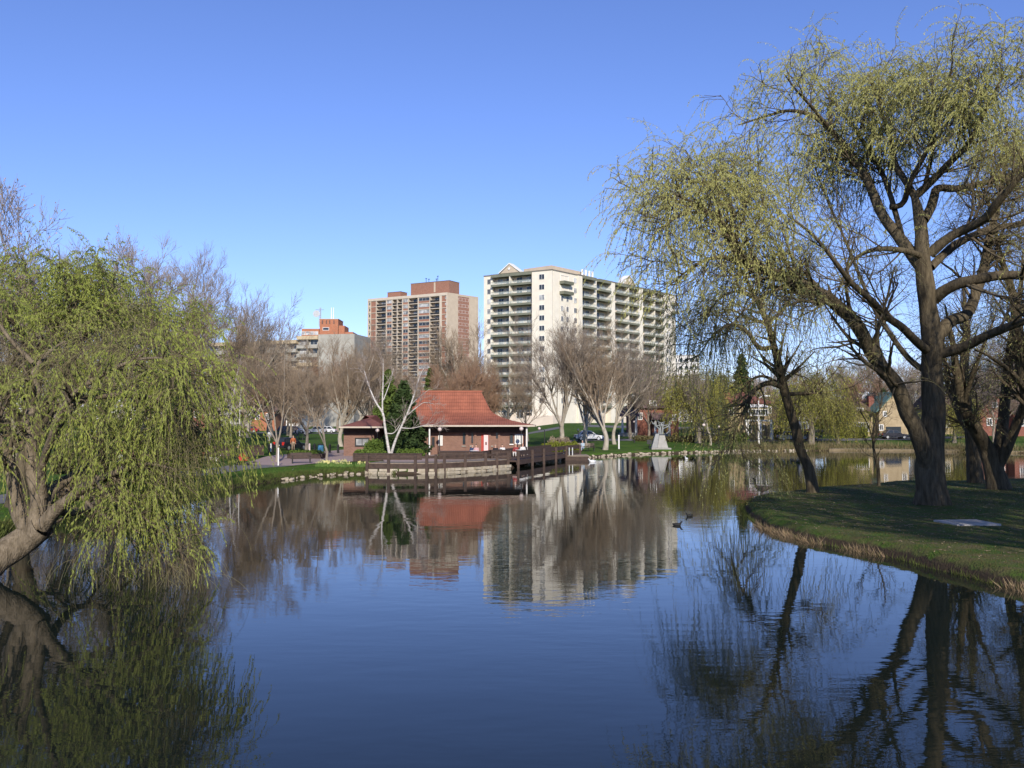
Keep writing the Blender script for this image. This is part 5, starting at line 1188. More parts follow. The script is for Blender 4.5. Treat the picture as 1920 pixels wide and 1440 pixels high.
# dock section on the right
dk = [(X_(a, d), d) for a, d in ((958,79.2),(985,83),(1007,86.5),(1030,90),(1050,93.5),(1076,97.8))]
th = Thing('wooden_dock', (dk[2][0], dk[2][1], .3), 'dark timber dock and railing right of the pavilion running back along the water', 'dock')
th.add('deck', strip(MB(), dk, -.5, 2.6, .55, .7), WOOD_D); th.add('fascia', strip(MB(), dk, -.62, -.505, .3, .72), WOOD_D)
th.add('rail', strip(MB(), dk, -.6, -.5, 1.15, 1.55), WOOD_D); th.add('rail', strip(MB(), dk, -.58, -.52, .82, .95), WOOD_D)
dd = offs(dk, -.7)
for x, y in dd: th.add('post', MB().box(x-.11, x+.11, y-.12, y+.08, -.4, 1.5), WOOD_D)
th.add('back_wall', strip(MB(), offs(dk, 2.62), 0, .15, .3, 1.5), WOOD_D)
th.done()
x0 = X_(1050, 95); th = Thing('wooden_dock', (x0+1, 95.5, .3), 'small square end platform of the dock beside the stone edging', 'dock')
th.add('deck', MB().box(x0, x0+3.0, 93.6, 97.4, .42, .52), WOOD_M); th.add('skirt', MB().box(x0+.05, x0+2.95, 93.66, 97.3, -.4, .415), WOOD_D)
for px in (1056, 1066, 1072): x = X_(px, 95); th.add('post', MB().box(x-.05, x+.05, 94.0, 94.1, .52, 1.35), METAL_G)
th.done()
# low timber walls / planters
def boxy(name, label, cat, px0, px1, D0, D1, pt, pb, m, dep=.5, soil=None):
    th = Thing(name, (X_((px0+px1)/2, D0), D0, zat(pb, D0)), label, cat); W = Wall((X_(px0, D0), D0), (X_(px1, D1), D1)); z1 = zat(pt, D0); z0 = zat(pb, D0)-.2
    n = 4; hh = (z1-z0)/n
    mb = W.mb()
    for i in range(n): mb.box(0, W.len, 0 if i % 2 else .015, dep, z0+hh*i+.008, z0+hh*(i+1)-.008)
    th.add('boards', mb, m); th.add('cap', W.box(-.05, W.len+.05, -.06, dep+.05, z1, z1+.06), m)
    c = max(2, int(W.len/2))
    for i in range(c+1): th.add('post', W.box(W.len*i/c-.07, W.len*i/c+.07, -.08, -.065+.06, z0, z1-.01), m)
    return th.done()
boxy('timber_wall', 'long low dark timber wall below the white birch', 'wall', 664, 790, 81.0, 80.6, 851, 864, WOOD_D)
boxy('planter', 'dark timber planter box holding the yellowish patio shrubs', 'planter', 824, 880, 81.6, 81.8, 847.5, 859, WOOD_D, 1.6)
boxy('planter', 'dark timber planter box behind the boardwalk in front of the red door', 'planter', 884, 918, 81.8, 82.0, 848, 858, WOOD_D, .9)
boxy('timber_wall', 'dark timber screen at the right end of the patio where people sit', 'wall', 922, 957, 81.5, 82.2, 845, 862, WOOD_D)
boxy('planter', 'round-cornered dark planter with low green plants behind the park bench', 'planter', 541, 604, 84.5, 84.5, 852, 857.5, WOOD_D, 1.8)
bush('shrub', 'low green plants filling the planter behind the park bench', 'shrub', [(X_(p,85.3),85.3,.55,.6,.5,.28) for p in (550,562,574,586,597)], SHRUB, 2600, .07, 71)
boxy('timber_wall', 'long dark timber wall beside the path right of the left willow', 'wall', 394, 494, 83, 86, 838, 852, WOOD_D)
def slab(name, poly, z, m): 
    o = MB().prism(poly, z-.3, z).build(name, m); return tag(o, kind='structure')
slab('pavement', [(-10.5,74.5),(-6.5,73.6),(-3.5,76),(0,80.5),(3.3,92),(1.9,92.95),(-9.8,92.95),(-13.5,90)], .66, PAVE)

def stones(label, group, pts, n, s0, s1, seed, zb=.05, jit=.25):
    g = random.Random(seed); ms = [stone_mesh(seed+i, 1, g.uniform(.6,.9), g.uniform(.45,.7)) for i in range(5)]
    pts = [Vector(p) for p in pts]; ds = [0]
    for i in range(1, len(pts)): ds.append(ds[-1]+(pts[i]-pts[i-1]).length)
    for i in range(n):
        d = ds[-1]*(i+g.random()*.6)/n; k = max(j for j in range(len(ds)) if ds[j] <= d); k = min(k, len(pts)-2); t = (d-ds[k])/(ds[k+1]-ds[k]); p = pts[k].lerp(pts[k+1], t)
        o = bpy.data.objects.new('stone', ms[i % 5]); link(o); s = g.uniform(s0, s1)
        o.location = (p.x+g.uniform(-jit, jit), p.y+g.uniform(-jit, jit), zb+g.uniform(-.05, .12)); o.scale = (s, s, s); o.rotation_euler = (g.uniform(-.2,.2), g.uniform(-.2,.2), g.uniform(0, 3.1)); tag(o, label, 'stone', group)
def shore_between(a, b):
    out = [tuple(p) for p in POND if (a[0] <= p[0] <= b[0]) and (a[1] <= p[1] <= b[1])]; return sorted(out)
sb = shore_between((7, 97), (42, 124)); sb = [(x, y+.15) for x, y in sb]
stones('pale rough stone in the edging of the lawn on the far bank', 'stones edging the far lawn', sb, 120, .10, .27, 5, .05)
sb = shore_between((-16.5, 60), (-9.2, 73)); sb = [(x, y) for x, y in sb]
stones('brownish rock at the waterline below the park bench and daffodils', 'rocks along the left bank', sb, 40, .08, .22, 9, .03, .3)
stones('stone on the shore between the dock posts', 'stones under the dock', [(1.5,86),(3.6,91),(4.9,93.5)], 12, .25, .45, 12, .1)
m = MB(); p = X_(545, 69.2); m.tube([(p-2.0, 68.9, .05), (p-.6, 69.4, .25), (p+.8, 69.9, .2), (p+2.2, 70.3, .32)], [.08,.13,.12,.05], 8); m.tube([(p-.2, 69.5, .22), (p+.3, 69.2, .5)], [.06,.02], 6)
tag(m.build('driftwood', BARK_P, smooth=True), 'pale fallen branch lying on the waterline of the left bank', 'driftwood')
# retaining bank beyond the peninsula
RB = mat('bank_wall', (.24,.18,.11), (.15,.12,.06), .8, .9, .03, 5)
th = Thing('retaining_wall', (X_(1800,119.5), 119.5, 0), 'low tan retaining wall at the water below the far street on the right', 'wall')
fb = sorted([tuple(p) for p in POND if 43 < p[0] < 100 and p[1] > 107]); fb = fb[::4]
th.add('wall', strip(MB(), fb, -.05, .25, -.3, .24), RB); th.add('coping', strip(MB(), fb, -.08, .28, .24, .28), BARK); th.done()

# ------------------------------------------------------------------ lamps, signs, bollards, bench, monument
def lamp(px, D, pyg, label, r=.2, arm=None, col=None, pole=METAL_D, group=None):
    x, y, z = G(px, D) if D < 89 or D > 95 else (X_(px, D), D, .66); zt = zat(pyg, D); r = r*.82
    th = Thing('street_lamp', (x, y, z), label, 'lamp', group); xo = X_(arm, D)-x if arm else 0
    m = MB().lathe((x, y, z-.1), [(.11,0),(.11,.35),(.055,.45),(.045,zt-z+.1-r)], 10)
    if arm: m.tube([(x, y, zt-r), (x+xo*.5, y, zt-.05), (x+xo, y, zt-r*1.1)], .03, 6)
    th.add('pole', m, pole); c = (x+xo, y, zt)
    th.add('collar', MB().lathe((c[0], c[1], zt-r-.02), [(.04,0),(.09,.03),(.09,.08)], 10), pole)
    th.add('globe', MB().ball(c, r, 14), col or PINK, smooth=True); return th.done()
lamp(708, 88, 807, 'globe lamp on a dark post left of the birch stems', .24)
lamp(824.5, 90.3, 805, 'globe lamp in front of the left end of the pavilion front', .26)
lamp(977.5, 90.3, 804, 'globe lamp in front of the right end of the pavilion front', .26)
lamp(1021, 97, 803.5, 'black lamp post with a small side lamp right of the pavilion', .2, arm=1011)
lamp(386, 84, 778, 'white globe lamp at the right edge of the left willow crown', .25)
lamp(468, 130, 778, 'small white globe lamp above the parked red car', .26)
lamp(1189, 127, 791, 'slim lamp before the red brick house left of the monument', .2)
lamp(1319, 121, 797, 'dark lamp post on the lawn beside the pale trunked tree', .26)
lamp(1347, 122, 800, 'slim lamp on the lawn just right of the pale trunked tree', .2)
lamp(1084, 127, 806, 'small white lamp between the trunks left of the person in pale blue', .2)
D = 128; x, y, z = G(1422, D); th = Thing('street_light', (x, y, z), 'tall pale street light with a curved arm before the cream house', 'street light')
th.add('pole', MB().tube([(x, y, z-.1), (x, y, zat(752, D)), (x+.15, y, zat(746, D)), (x+.6, y, zat(742.5, D)), (x+1.1, y, zat(742, D))], [.14,.1,.08,.06,.05], 8), mat('pale_pole', (.66,.63,.58), (.55,.52,.48), 2), smooth=True)
th.add('lamp_head', MB().taper(x+1.0, x+1.7, y-.14, y+.14, zat(743.2, D), x+1.05, x+1.6, y-.08, y+.08, zat(741, D)), METAL_G); th.done()
def postthing(name, label, cat, px, D, p0, p1, r, m, top=None):
    x = X_(px, D); z0, z1 = Hz(x, D)-.1, zat(p0, D); th = Thing(name, (x, D, z0+.1), label, cat)
    th.add('post', MB().tube([(x, D, z0), (x, D, z1)], r, 8), m)
    if top: top(th, x, D, z1)
    return th.done()
postthing('marker_post', 'white post standing in the grass beside the forked tree', 'post', 523, 74.5, 841, 0, .06, WHITE, lambda th, x, y, z: th.add('cap', MB().ball((x, y, z), .075, 8), WHITE))
postthing('marker_post', 'white post on the far lawn right of the vase-shaped tree', 'post', 1160, 112.5, 817, 0, .1, WHITE, lambda th, x, y, z: th.add('cap', MB().ball((x, y, z), .12, 8), WHITE))
def sgn(th, x, y, z): th.add('panel', MB().box(x-.3, x+.3, y-.05, y+.0, z-.55, z), METAL_D)
postthing('park_sign', 'small dark sign on a post on the lawn left of the monument', 'sign', 1217, 113.5, 824.5, 0, .05, METAL_D, sgn)
for px, D, lb in ((505.5, 96, 'dark bollard left of the forked tree'), (513, 97, 'dark bollard close behind the forked trunk'), (590.5, 98, 'dark bollard left of the blue barrel'), (619, 97, 'dark bollard between the pale tree trunk and the brick wing'), (634.5, 96, 'tallest dark bollard beside the brick wing'), (489, 93, 'dark bollard at the end of the long timber wall')):
    x, y, z = G(px, D); th = Thing('bollard', (x, y, z), lb, 'bollard', 'dark bollards along the paving'); th.add('shaft', MB().lathe((x, y, z-.1), [(.13,0),(.13,.85),(.15,.87),(.15,.95),(.1,1.02)], 10), METAL_D); th.add('cap', MB().lathe((x, y, z+.925), [(.09,0),(.07,.05),(.01,.08)], 10), METAL_D); th.done()
for px, D, lb, c in ((577, 99, 'white barrier post behind the narrow trunk', WHITE), (581, 98.5, 'pinkish barrier post behind the narrow trunk', PINK), (508.5, 97, 'pale short post left of the forked trunk', WHITE)):
    x, y, z = G(px, D); th = Thing('barrier_post', (x, y, z), lb, 'post'); th.add('shaft', MB().lathe((x, y, z-.1), [(.11,0),(.11,1.0),(.07,1.08)], 10), c); th.add('foot', MB().lathe((x, y, z), [(.2,0),(.2,.05),(.12,.08)], 10), METAL_D); th.done()
x, y, z = G(602, 97); th = Thing('litter_bin', (x, y, z), 'blue barrel litter bin beside the pale tree trunk', 'bin')
th.add('barrel', MB().lathe((x, y, z), [(.26,0),(.31,.1),(.31,.75),(.28,.85)], 14), mat('blue_bin', (.08,.27,.42), (.06,.2,.33), 3)); th.add('lid', MB().lathe((x, y, z+.85), [(.33,0),(.33,.06),(.15,.14)], 14), METAL_D); th.done()
def bench(px, D, rz, label, wood=WOOD_D, s=1):
    x, y, z = G(px, D); M = Matrix.LocRotScale((x, y, z), Matrix.Rotation(rz, 3, 'Z').to_euler(), (s,s,s))
    th = Thing('park_bench', (x, y, z), label, 'bench')
    sm = MB(M)
    for i in range(4): sm.box(-.9, .9, -.22+i*.12, -.12+i*.12, .42, .46)
    th.add('seat', sm, wood); bm = MB(M)
    for i in range(3): bm._add([(-.9,.24+i*.03,.55+i*.14),(.9,.24+i*.03,.55+i*.14),(.9,.28+i*.03,.66+i*.14),(-.9,.28+i*.03,.66+i*.14),(-.9,.28+i*.03,.55+i*.14),(.9,.28+i*.03,.55+i*.14),(.9,.32+i*.03,.66+i*.14),(-.9,.32+i*.03,.66+i*.14)], [(0,1,2,3),(7,6,5,4),(0,4,5,1),(1,5,6,2),(2,6,7,3),(3,7,4,0)])
    th.add('backrest', bm, wood)
    for sx in (-.75, .75):
        m = MB(M); m.box(sx-.03, sx+.03, -.22, -.17, -.05, .42); m.box(sx-.03, sx+.03, .2, .25, -.05, .42); m.box(sx-.03, sx+.03, -.22, .25, .36, .42); m.tube([(sx, .25, .4), (sx, .36, .95)], .03, 5); m.tube([(sx, -.2, .42), (sx, -.22, .64), (sx, .28, .66)], .022, 5)
        th.add('leg', m, METAL_D)
    return th.done()
bench(566, 77.2, .35, 'dark park bench on the grass beside the daffodils')
bench(462, 76.5, .6, 'dark bench at the edge of the path near the red stroller')
bench(1102, 106.5, .2, 'dark bench on the far lawn beside the person in pale blue')
bench(418, 78, .3, 'dark bench half hidden by the long timber wall')
bench(940, 80, .1, 'dark bench on the patio before the timber screen', s=.9)
# monument
D = 114; x, y, z = G(1240, D)
GRAN = mat('granite_pale', (.36,.345,.31), (.28,.265,.24), 2, .7); SCULP = mat('bronze_grey', (.26,.27,.26), (.18,.19,.18), 3, .6); GRAN_D = mat('granite_grey', (.30,.30,.29), (.22,.22,.21), 2, .7)
th = Thing('monument', (x, y, z), 'pale tapered stone monument topped by a curved metal sculpture on the far lawn', 'monument')
th.add('base', MB().box(x-1.4, x+1.1, y-.8, y+.8, z-.1, z+.14), GRAN)
th.add('pedestal', MB().taper(x-.6, x+.75, y-.5, y+.55, z+.16, x-.32, x+.35, y-.28, y+.28, z+1.75), GRAN)
th.add('side_slab', MB().taper(x-1.35, x-.62, y-.5, y+.5, z+.16, x-.8, x-.34, y-.3, y+.3, z+1.95), GRAN_D)
for pts, r_ in (([(-.35,1.85),(-.3,2.6),(-.9,3.1),(-1.3,3.6)], .09), ([(.3,1.85),(.25,2.6),(.9,2.9),(1.25,3.5)], .09), ([(-.1,1.85),(-.15,2.8),(-.5,3.7)], .1), ([(.1,1.85),(.15,2.8),(.4,3.6)], .1), ([(-1.2,3.3),(-.6,3.0),(0,2.95),(.7,3.05),(1.1,3.3)], .07), ([(-.5,3.5),(0,3.3),(.4,3.5)], .07), ([(.6,1.95),(1.05,2.3),(1.1,2.7),(.8,2.9)], .06)):
    th.add('sculpture_arm', MB().tube([(x+a, y+.05*i, z+b) for i, (a, b) in enumerate(pts)], [r_]*(len(pts)-1)+[r_*.5], 7), SCULP, smooth=True)
th.add('sculpture_head', MB().ball((x, y, z+3.05), .2, 10, 1.2), SCULP, smooth=True); th.done()
# ground slab on the peninsula and a small one
D = 33.2; x = X_(1808, D); z = Hz(x, D); o = MB(Matrix.LocRotScale((x, D, z), Matrix.Rotation(.1, 3, 'Z').to_euler(), (1,1,1)))
th = Thing('stone_slab', (x, D, z), 'flat grey stone slab lying in the grass of the point', 'slab'); th.add('slab', o.box(-.85, .85, -.75, .75, -.05, .06), mat('slab_stone', (.50,.46,.42), (.38,.35,.32), 3, .8)); th.add('lid', MB(o.M).box(-.6, .6, -.5, .5, .06, .075), CONC); th.done()

# ------------------------------------------------------------------ cars
TYRE = mat('tyre_rubber', (.02,.02,.02), None, 5, .9); CHROME = mat('rim_metal', (.6,.6,.6), None, 3, .35, metal=.7); REDL = mat('tail_red', (.55,.03,.02), None, 3, .3); LAMPW = mat('lamp_clear', (.8,.8,.78), None, 3, .2)
def car(label, loc, rz, colr, L_=4.2, Wd=1.7, Hh=1.45, est=False):
    paint = mat('paint_%02x%02x%02x' % tuple(int(c*255) for c in colr), colr, tuple(c*.9 for c in colr), 1, .25, spec=.6)
    th = Thing('parked_car', loc, label, 'car'); th.root.rotation_euler.z = rz; M = Matrix.LocRotScale(Vector(loc), th.root.rotation_euler, (1,1,1))
    h = L_/2; b = .30; wl = .86
    low = [(-h,.35),(-h,.78),(-h+.08,wl),(h-1.15,wl-.02),(h-.15,.70),(h,.55),(h,.33),(h-.3,.25),(-h+.3,.25)]
    if est: top = [(-h+.12,wl),(-h+.35,Hh-.05),(-h+.7,Hh),(h-2.0,Hh),(h-1.2,wl)]
    else: top = [(-h+.45,wl),(-h+1.0,Hh-.04),(-h+1.4,Hh),(h-1.9,Hh-.02),(h-1.1,wl)]
    m = MB(M); n = len(low); w = Wd/2
    vs = [(p[0], -w, p[1]) for p in low]+[(p[0], w, p[1]) for p in low]; m._add(vs, [tuple(range(n)), tuple(range(n, 2*n))[::-1]]+[(i, n+i, n+(i+1)%n, (i+1)%n) for i in range(n)])
    n = len(top); wt = w*.80
    ww = [w-.02 if p[1] <= wl+.01 else wt for p in top]; vs = [(p[0], -a, p[1]-.01) for p, a in zip(top, ww)]+[(p[0], a, p[1]-.01) for p, a in zip(top, ww)]
    m._add(vs, [tuple(range(n)), tuple(range(n, 2*n))[::-1]]+[(i, n+i, n+(i+1)%n, (i+1)%n) for i in range(n)])
    th.add('body', m, paint, bevel=.05)
    # side windows, windscreen, rear window set just proud
    def lerp(a, b_, t): return (a[0]+(b_[0]-a[0])*t, a[1]+(b_[1]-a[1])*t)
    def quad(name, pts, off):
        q = MB(M); o2 = [tuple(Vector(p)+Vector(off)) for p in pts]; i2 = [tuple(Vector(p)-Vector(off)*.3) for p in pts]; q._add(i2+o2, [(0,1,2,3),(7,6,5,4),(0,4,5,1),(1,5,6,2),(2,6,7,3),(3,7,4,0)]); th.add(name, q, GLASS_D)
    zt, zb_ = Hh-.1, wl+.06; f0, f1 = top[0], top[-1]
    for s in (-1, 1):
        def yy(z): return s*(w-.02+(wt-w+.02)*(z-wl)/(Hh-wl))
        xa0 = lerp(top[0], top[1], .12)[0]+.15; xa1 = top[1][0]+.12; xb0 = top[-1][0]-.28; xb1 = top[-2][0]-.02; xm = (xa0+xb0)/2
        quad('window', [(xa0, yy(zb_), zb_), (xm-.05, yy(zb_), zb_), (xm-.05, yy(zt), zt), (xa1, yy(zt), zt)], (0, s*.025, 0))
        quad('window', [(xm+.05, yy(zb_), zb_), (xb0, yy(zb_), zb_), (xb1, yy(zt), zt), (xm+.05, yy(zt), zt)], (0, s*.025, 0))
    for (pa, pb, nm, dx) in ((top[-1], top[-2], 'windscreen', .03), (top[0], top[1], 'rear_window', -.03)):
        a, c = lerp(pa, pb, .12), lerp(pa, pb, .9); quad(nm, [(a[0], -w*.85, a[1]), (a[0], w*.85, a[1]), (c[0], wt*.88, c[1]), (c[0], -wt*.88, c[1])], (dx, 0, .012))
    for sx in (-h+.78, h-.82):
        for s in (-1, 1):
            t = MB(M).tube([(sx, s*(w-.2), b), (sx, s*(w+.02), b)], .31, 16); o = th.add('wheel', t, TYRE)
            MB(M).tube([(sx, s*(w-.0), b), (sx, s*(w+.035), b)], .2, 12).build('rim', CHROME, o)
    for s in (-1, 1):
        th.add('headlight', MB(M).box(h-.2, h+.01, s*w*.62-.16, s*w*.62+.16, .55, .68), LAMPW); th.add('tail_light', MB(M).box(-h-.03, -h+.1, s*w*.8-.14, s*w*.8+.14, .62, .98 if est else .82), REDL)
    for ex in (-h-.04, h+.02): th.add('bumper', MB(M).box(ex-.06, ex+.06, -w*.96, w*.96, .34, .52), paint if ex > 0 else METAL_D)
    th.add('number_plate', MB(M).box(-h-.12, -h-.101, -.25, .25, .55, .66), WHITE)
    return th.done()
x, y, z = G(546, 104); car('black hatchback with its tail towards the pond, parked on the paving by the forked tree', (x, y, z), R(62), (.012,.016,.022), 4.1, 1.72, 1.48, True)
for px, D, rz, c, lb, e in ((466, 186, 3.2, (.28,.025,.02), 'dark red car parked far back left of the forked tree', False), (541, 185, .1, (.03,.04,.06), 'dark blue car parked far back above the black hatchback', True), (556, 186, .0, (.5,.51,.52), 'light grey car parked beside the dark blue one far back', False), (594, 184, 3.1, (.30,.32,.36), 'grey car in the far row right of the narrow tree', False), (612, 185, 3.1, (.62,.63,.65), 'silver car in the far row behind the pale barked tree', False),
        (1104, 131, .1, (.72,.72,.72), 'white car on the far street behind the wide vase-shaped tree', False), (1340, 136, .0, (.03,.03,.035), 'dark car on the far street right of the pale trunked tree', False), (1512, 138, .0, (.05,.06,.08), 'dark blue car parked before the half-timbered house', False), (1482, 137, .0, (.4,.42,.45), 'silver car parked before the plain brown-roofed house', False), (1675, 139.5, .0, (.03,.03,.04), 'dark car in the driveway of the green gabled house', False)):
    x, y, z = G(px, D); car(lb, (x, y, z+.03), rz, c, est=e)

# ------------------------------------------------------------------ people, dog, birds
SKIN = mat('skin', (.55,.33,.24), (.48,.28,.20), 6, .6)
def skin_mesh(name, J, E, rad, m, parent, sub=1, root=0):
    me = bpy.data.meshes.new(name); me.from_pydata([tuple(j) for j in J], E, []); me.materials.append(m); o = mk(name, me, parent)
    s = o.modifiers.new('skin', 'SKIN'); s.use_smooth_shade = True
    for i, r in enumerate(rad): v = me.skin_vertices[0].data[i]; v.radius = (r, r) if not hasattr(r, '__len__') else r
    me.skin_vertices[0].data[root].use_root = True
    u = o.modifiers.new('sub', 'SUBSURF'); u.levels = sub; u.render_levels = sub
    dg = bpy.context.evaluated_depsgraph_get(); em = bpy.data.meshes.new_from_object(o.evaluated_get(dg)); em.name = name; em.materials.clear(); em.materials.append(m)
    o.modifiers.clear(); o.data = em; bpy.data.meshes.remove(me); return o
def person(loc, rz, label, coat, legs, pose='stand', hairc=(.06,.04,.03), s=1.0, shoes=(.03,.03,.03)):
    root = empty('person', loc, label, 'person'); root.rotation_euler.z = rz; root.scale = (s, s, s)
    mt = lambda n, c: mat(n+'_%02x%02x%02x' % tuple(int(v*255) for v in c), c, tuple(v*.75 for v in c), 9, .9)
    hip, lean = .93, 0
    if pose == 'sit': hip = .48
    P_ = {'pelvis': (0, 0, hip), 'chest': (0, -.04 if pose == 'walk' else .02, hip+.38), 'neck': (0, .0, hip+.52), 'head': (0, -.03, hip+.70)}
    if pose == 'bend': P_['chest'] = (0, -.2, hip+.3); P_['neck'] = (0, -.33, hip+.42); P_['head'] = (0, -.42, hip+.55)
    sh = P_['chest'][1]; shz = P_['chest'][2]+.07
    A = {}
    for sd_ in (-1, 1):
        sw = {'walk': .22*sd_, 'stand': .02}.get(pose, .02)
        kn = (sd_*.11, -.03-sw*.6, .50); an = (sd_*.11, .02-sw*1.1+(.08 if pose == 'walk' and sw < 0 else 0), .08)
        if pose == 'sit': kn = (sd_*.12, -.44, .47); an = (sd_*.12, -.42, .08)
        el = (sd_*.27, sh+.06, shz-.28); wr = (sd_*.27, sh-.05+sw*.8, shz-.52)
        if pose in ('sit', 'push', 'bend'): el = (sd_*.25, sh-.05, shz-.27); wr = (sd_*.18, sh-.33, shz-.33 if pose != 'bend' else shz-.45)
        A[sd_] = dict(hip=(sd_*.09, 0, hip-.04), knee=kn, ankle=an, toe=(an[0], an[1]-.15, .035), sho=(sd_*.19, sh, shz), elb=el, wri=wr, pal=(wr[0], wr[1]-.06, wr[2]-.05))
    J = [P_['pelvis'], P_['chest'], P_['neck'], P_['head'], (0, P_['head'][1]-.015, P_['head'][2]+.09)]; rad = [.13, .14, .06, .095, .07]; E = [(0,1),(1,2),(2,3),(3,4)]
    for sd_ in (-1, 1):
        a = A[sd_]; k = len(J); J += [a['hip'], a['knee'], a['ankle'], a['toe'], a['sho'], a['elb'], a['wri'], a['pal']]; rad += [.085, .058, .042, .035, .06, .042, .028, .035]
        E += [(0,k),(k,k+1),(k+1,k+2),(k+2,k+3),(1,k+4),(k+4,k+5),(k+5,k+6),(k+6,k+7)]
        for f in range(4): J.append((a['pal'][0]+(f-1.5)*.02, a['pal'][1]-.05, a['pal'][2]-.07)); rad.append(.009); E.append((k+7, len(J)-1))
        J.append((a['pal'][0]-sd_*.05, a['pal'][1]-.02, a['pal'][2]-.02)); rad.append(.01); E.append((k+7, len(J)-1))
    skin_mesh('body', J, E, rad, SKIN, root)
    J = [P_['pelvis'], P_['chest'], (0, P_['neck'][1], P_['neck'][2]-.03)]; rad = [(.19,.14), (.20,.15), .09]; E = [(0,1),(1,2)]
    for sd_ in (-1, 1):
        a = A[sd_]; k = len(J); J += [a['sho'], a['elb'], a['wri']]; rad += [.085, .062, .05]; E += [(1,k),(k,k+1),(k+1,k+2)]
    skin_mesh('jacket', J, E, rad, mt('coat', coat), root)
    J = [(0, 0, hip-.01)]; rad = [(.17,.13)]; E = []
    for sd_ in (-1, 1):
        a = A[sd_]; k = len(J); J += [a['hip'], a['knee'], (a['ankle'][0], a['ankle'][1], a['ankle'][2]+.04)]; rad += [.11, .078, .06]; E += [(0,k),(k,k+1),(k+1,k+2)]
    skin_mesh('trousers', J, E, rad, mt('cloth', legs), root)
    h = P_['head']; skin_mesh('hair', [(0, h[1]+.035, h[2]+.0), (0, h[1]+.02, h[2]+.085), (0, h[1]-.035, h[2]+.115)], [(0,1),(1,2)], [.085, .09, .06], mt('hair', hairc), root)
    f = MB(); 
    for sd_ in (-1, 1): f.ball((sd_*.033, h[1]-.092, h[2]+.03), .011, 6)
    f.ball((0, h[1]-.098, h[2]-.045), .014, 6, .4); o = mk('face', bpy.data.meshes.new('face'), root); o.data.from_pydata(f.v, [], f.f); o.data.materials.append(METAL_D)
    for sd_ in (-1, 1):
        a = A[sd_]; q = MB().taper(a['ankle'][0]-.055, a['ankle'][0]+.055, a['ankle'][1]-.2, a['ankle'][1]+.08, 0, a['ankle'][0]-.045, a['ankle'][0]+.045, a['ankle'][1]-.14, a['ankle'][1]+.06, .11)
        o = mk('shoe', bpy.data.meshes.new('shoe'), root); o.data.from_pydata(q.v, [], q.f); o.data.materials.append(mt('shoe', shoes))
    return root
def pat(px, D, dz=0): x, y, z = G(px, D); return (x, y, z+dz)
person(pat(550.5, 101.2), .4, 'person in a rust orange jacket and tan trousers beside the black hatchback', (.40,.12,.05), (.38,.28,.19), 'stand')
person(pat(384.5, 75.5), 1.6, 'person in a red jacket with fair hair on the path behind the white dog', (.50,.05,.04), (.10,.10,.14), 'sit', (.55,.45,.33))
bench(384, 75.8, 1.6, 'bench under the person in the red jacket')
person(pat(447, 74.2), 1.57, 'person in black clothes standing at the red stroller', (.02,.02,.022), (.02,.02,.022), 'push')
person(pat(228.5, 60.5), 2.8, 'red-haired person in a white top seen through the left willow twigs', (.72,.72,.70), (.45,.42,.38), 'walk', (.42,.14,.05))
x, y, z = G(1092, 105.5); person((x, y, z), -.6, 'person in pale blue sitting on the lawn under the leaning trunk', (.45,.55,.62), (.35,.42,.52), 'sit', (.45,.4,.35))
bench(1091.5, 106.0, -.6, 'low bench under the person in pale blue', WOOD_M)
for px, D, lb, c1, c2, ps, rz in ((518, 150, 'person far back in dark clothes left of the parked cars', (.05,.05,.06), (.08,.08,.1), 'walk', 1.2), (572, 142, 'person in a grey jacket walking behind the narrow tree', (.35,.36,.38), (.05,.05,.06), 'walk', 1.5), (558, 148, 'person in a light grey coat far back above the black hatchback', (.5,.5,.5), (.1,.1,.12), 'walk', -1.5), (505, 132, 'person in white far back beside the path', (.7,.7,.68), (.4,.4,.4), 'stand', 0)):
    person(pat(px, D), rz, lb, c1, c2, ps)
def seat(px, D): return (X_(px, D), D, .66)
for px, D, lb, c1, c2, hc in ((929, 84.0, 'person in black sitting on the patio in front of the red door', (.02,.02,.025), (.03,.03,.04), (.25,.2,.15)), (942, 84.8, 'person in a white top sitting on the patio', (.7,.68,.66), (.05,.05,.07), (.05,.04,.03)), (967, 86.2, 'person in dark red sitting at the right end of the patio', (.30,.05,.05), (.6,.58,.55), (.45,.3,.2)), (980, 87.0, 'person in white beside the pale patio downpipe', (.68,.66,.63), (.25,.2,.18), (.3,.1,.06)), (893, 84.5, 'person in a pink top at the left patio table', (.60,.35,.35), (.05,.05,.08), (.05,.04,.03)), (886, 84.6, 'person in a navy top at the left patio table', (.04,.06,.12), (.05,.05,.08), (.1,.07,.05))):
    person(seat(px, D), random.uniform(-.6, .6), lb, c1, c2, 'sit', hc)
    x, y, z = seat(px, D); th = Thing('patio_chair', (x, y, z), 'dark patio chair under the '+lb.split(' sitting')[0].split(' beside')[0].split(' at ')[0], 'chair'); th.add('seat', MB().box(x-.22, x+.22, y-.2, y+.24, z+.32, z+.36), METAL_D); th.add('backrest', MB().box(x-.22, x+.22, y+.25, y+.28, z+.36, z+.85), METAL_D)
    for a, b in ((-1,-1),(1,-1),(-1,1),(1,1)): th.add('leg', MB().box(x+a*.19-.015, x+a*.19+.015, y+.02+b*.19-.015, y+.02+b*.19+.015, z, z+.32), METAL_D)
    th.done()
for px, D, lb in ((935.5, 84.0, 'white-topped patio table between the person in black and the one in white'), (973.5, 86.2, 'pale patio table at the right end of the patio'), (889.5, 83.9, 'small pale patio table left of the red door')):
    x, y, z = seat(px, D); th = Thing('patio_table', (x, y, z), lb, 'table'); th.add('tabletop', MB().lathe((x, y, z+.7), [(.4,0),(.42,.02),(.4,.04)], 16), WHITE); th.add('leg', MB().lathe((x, y, z), [(.22,0),(.22,.03),(.04,.06),(.04,.7)], 10), METAL_D); th.done()
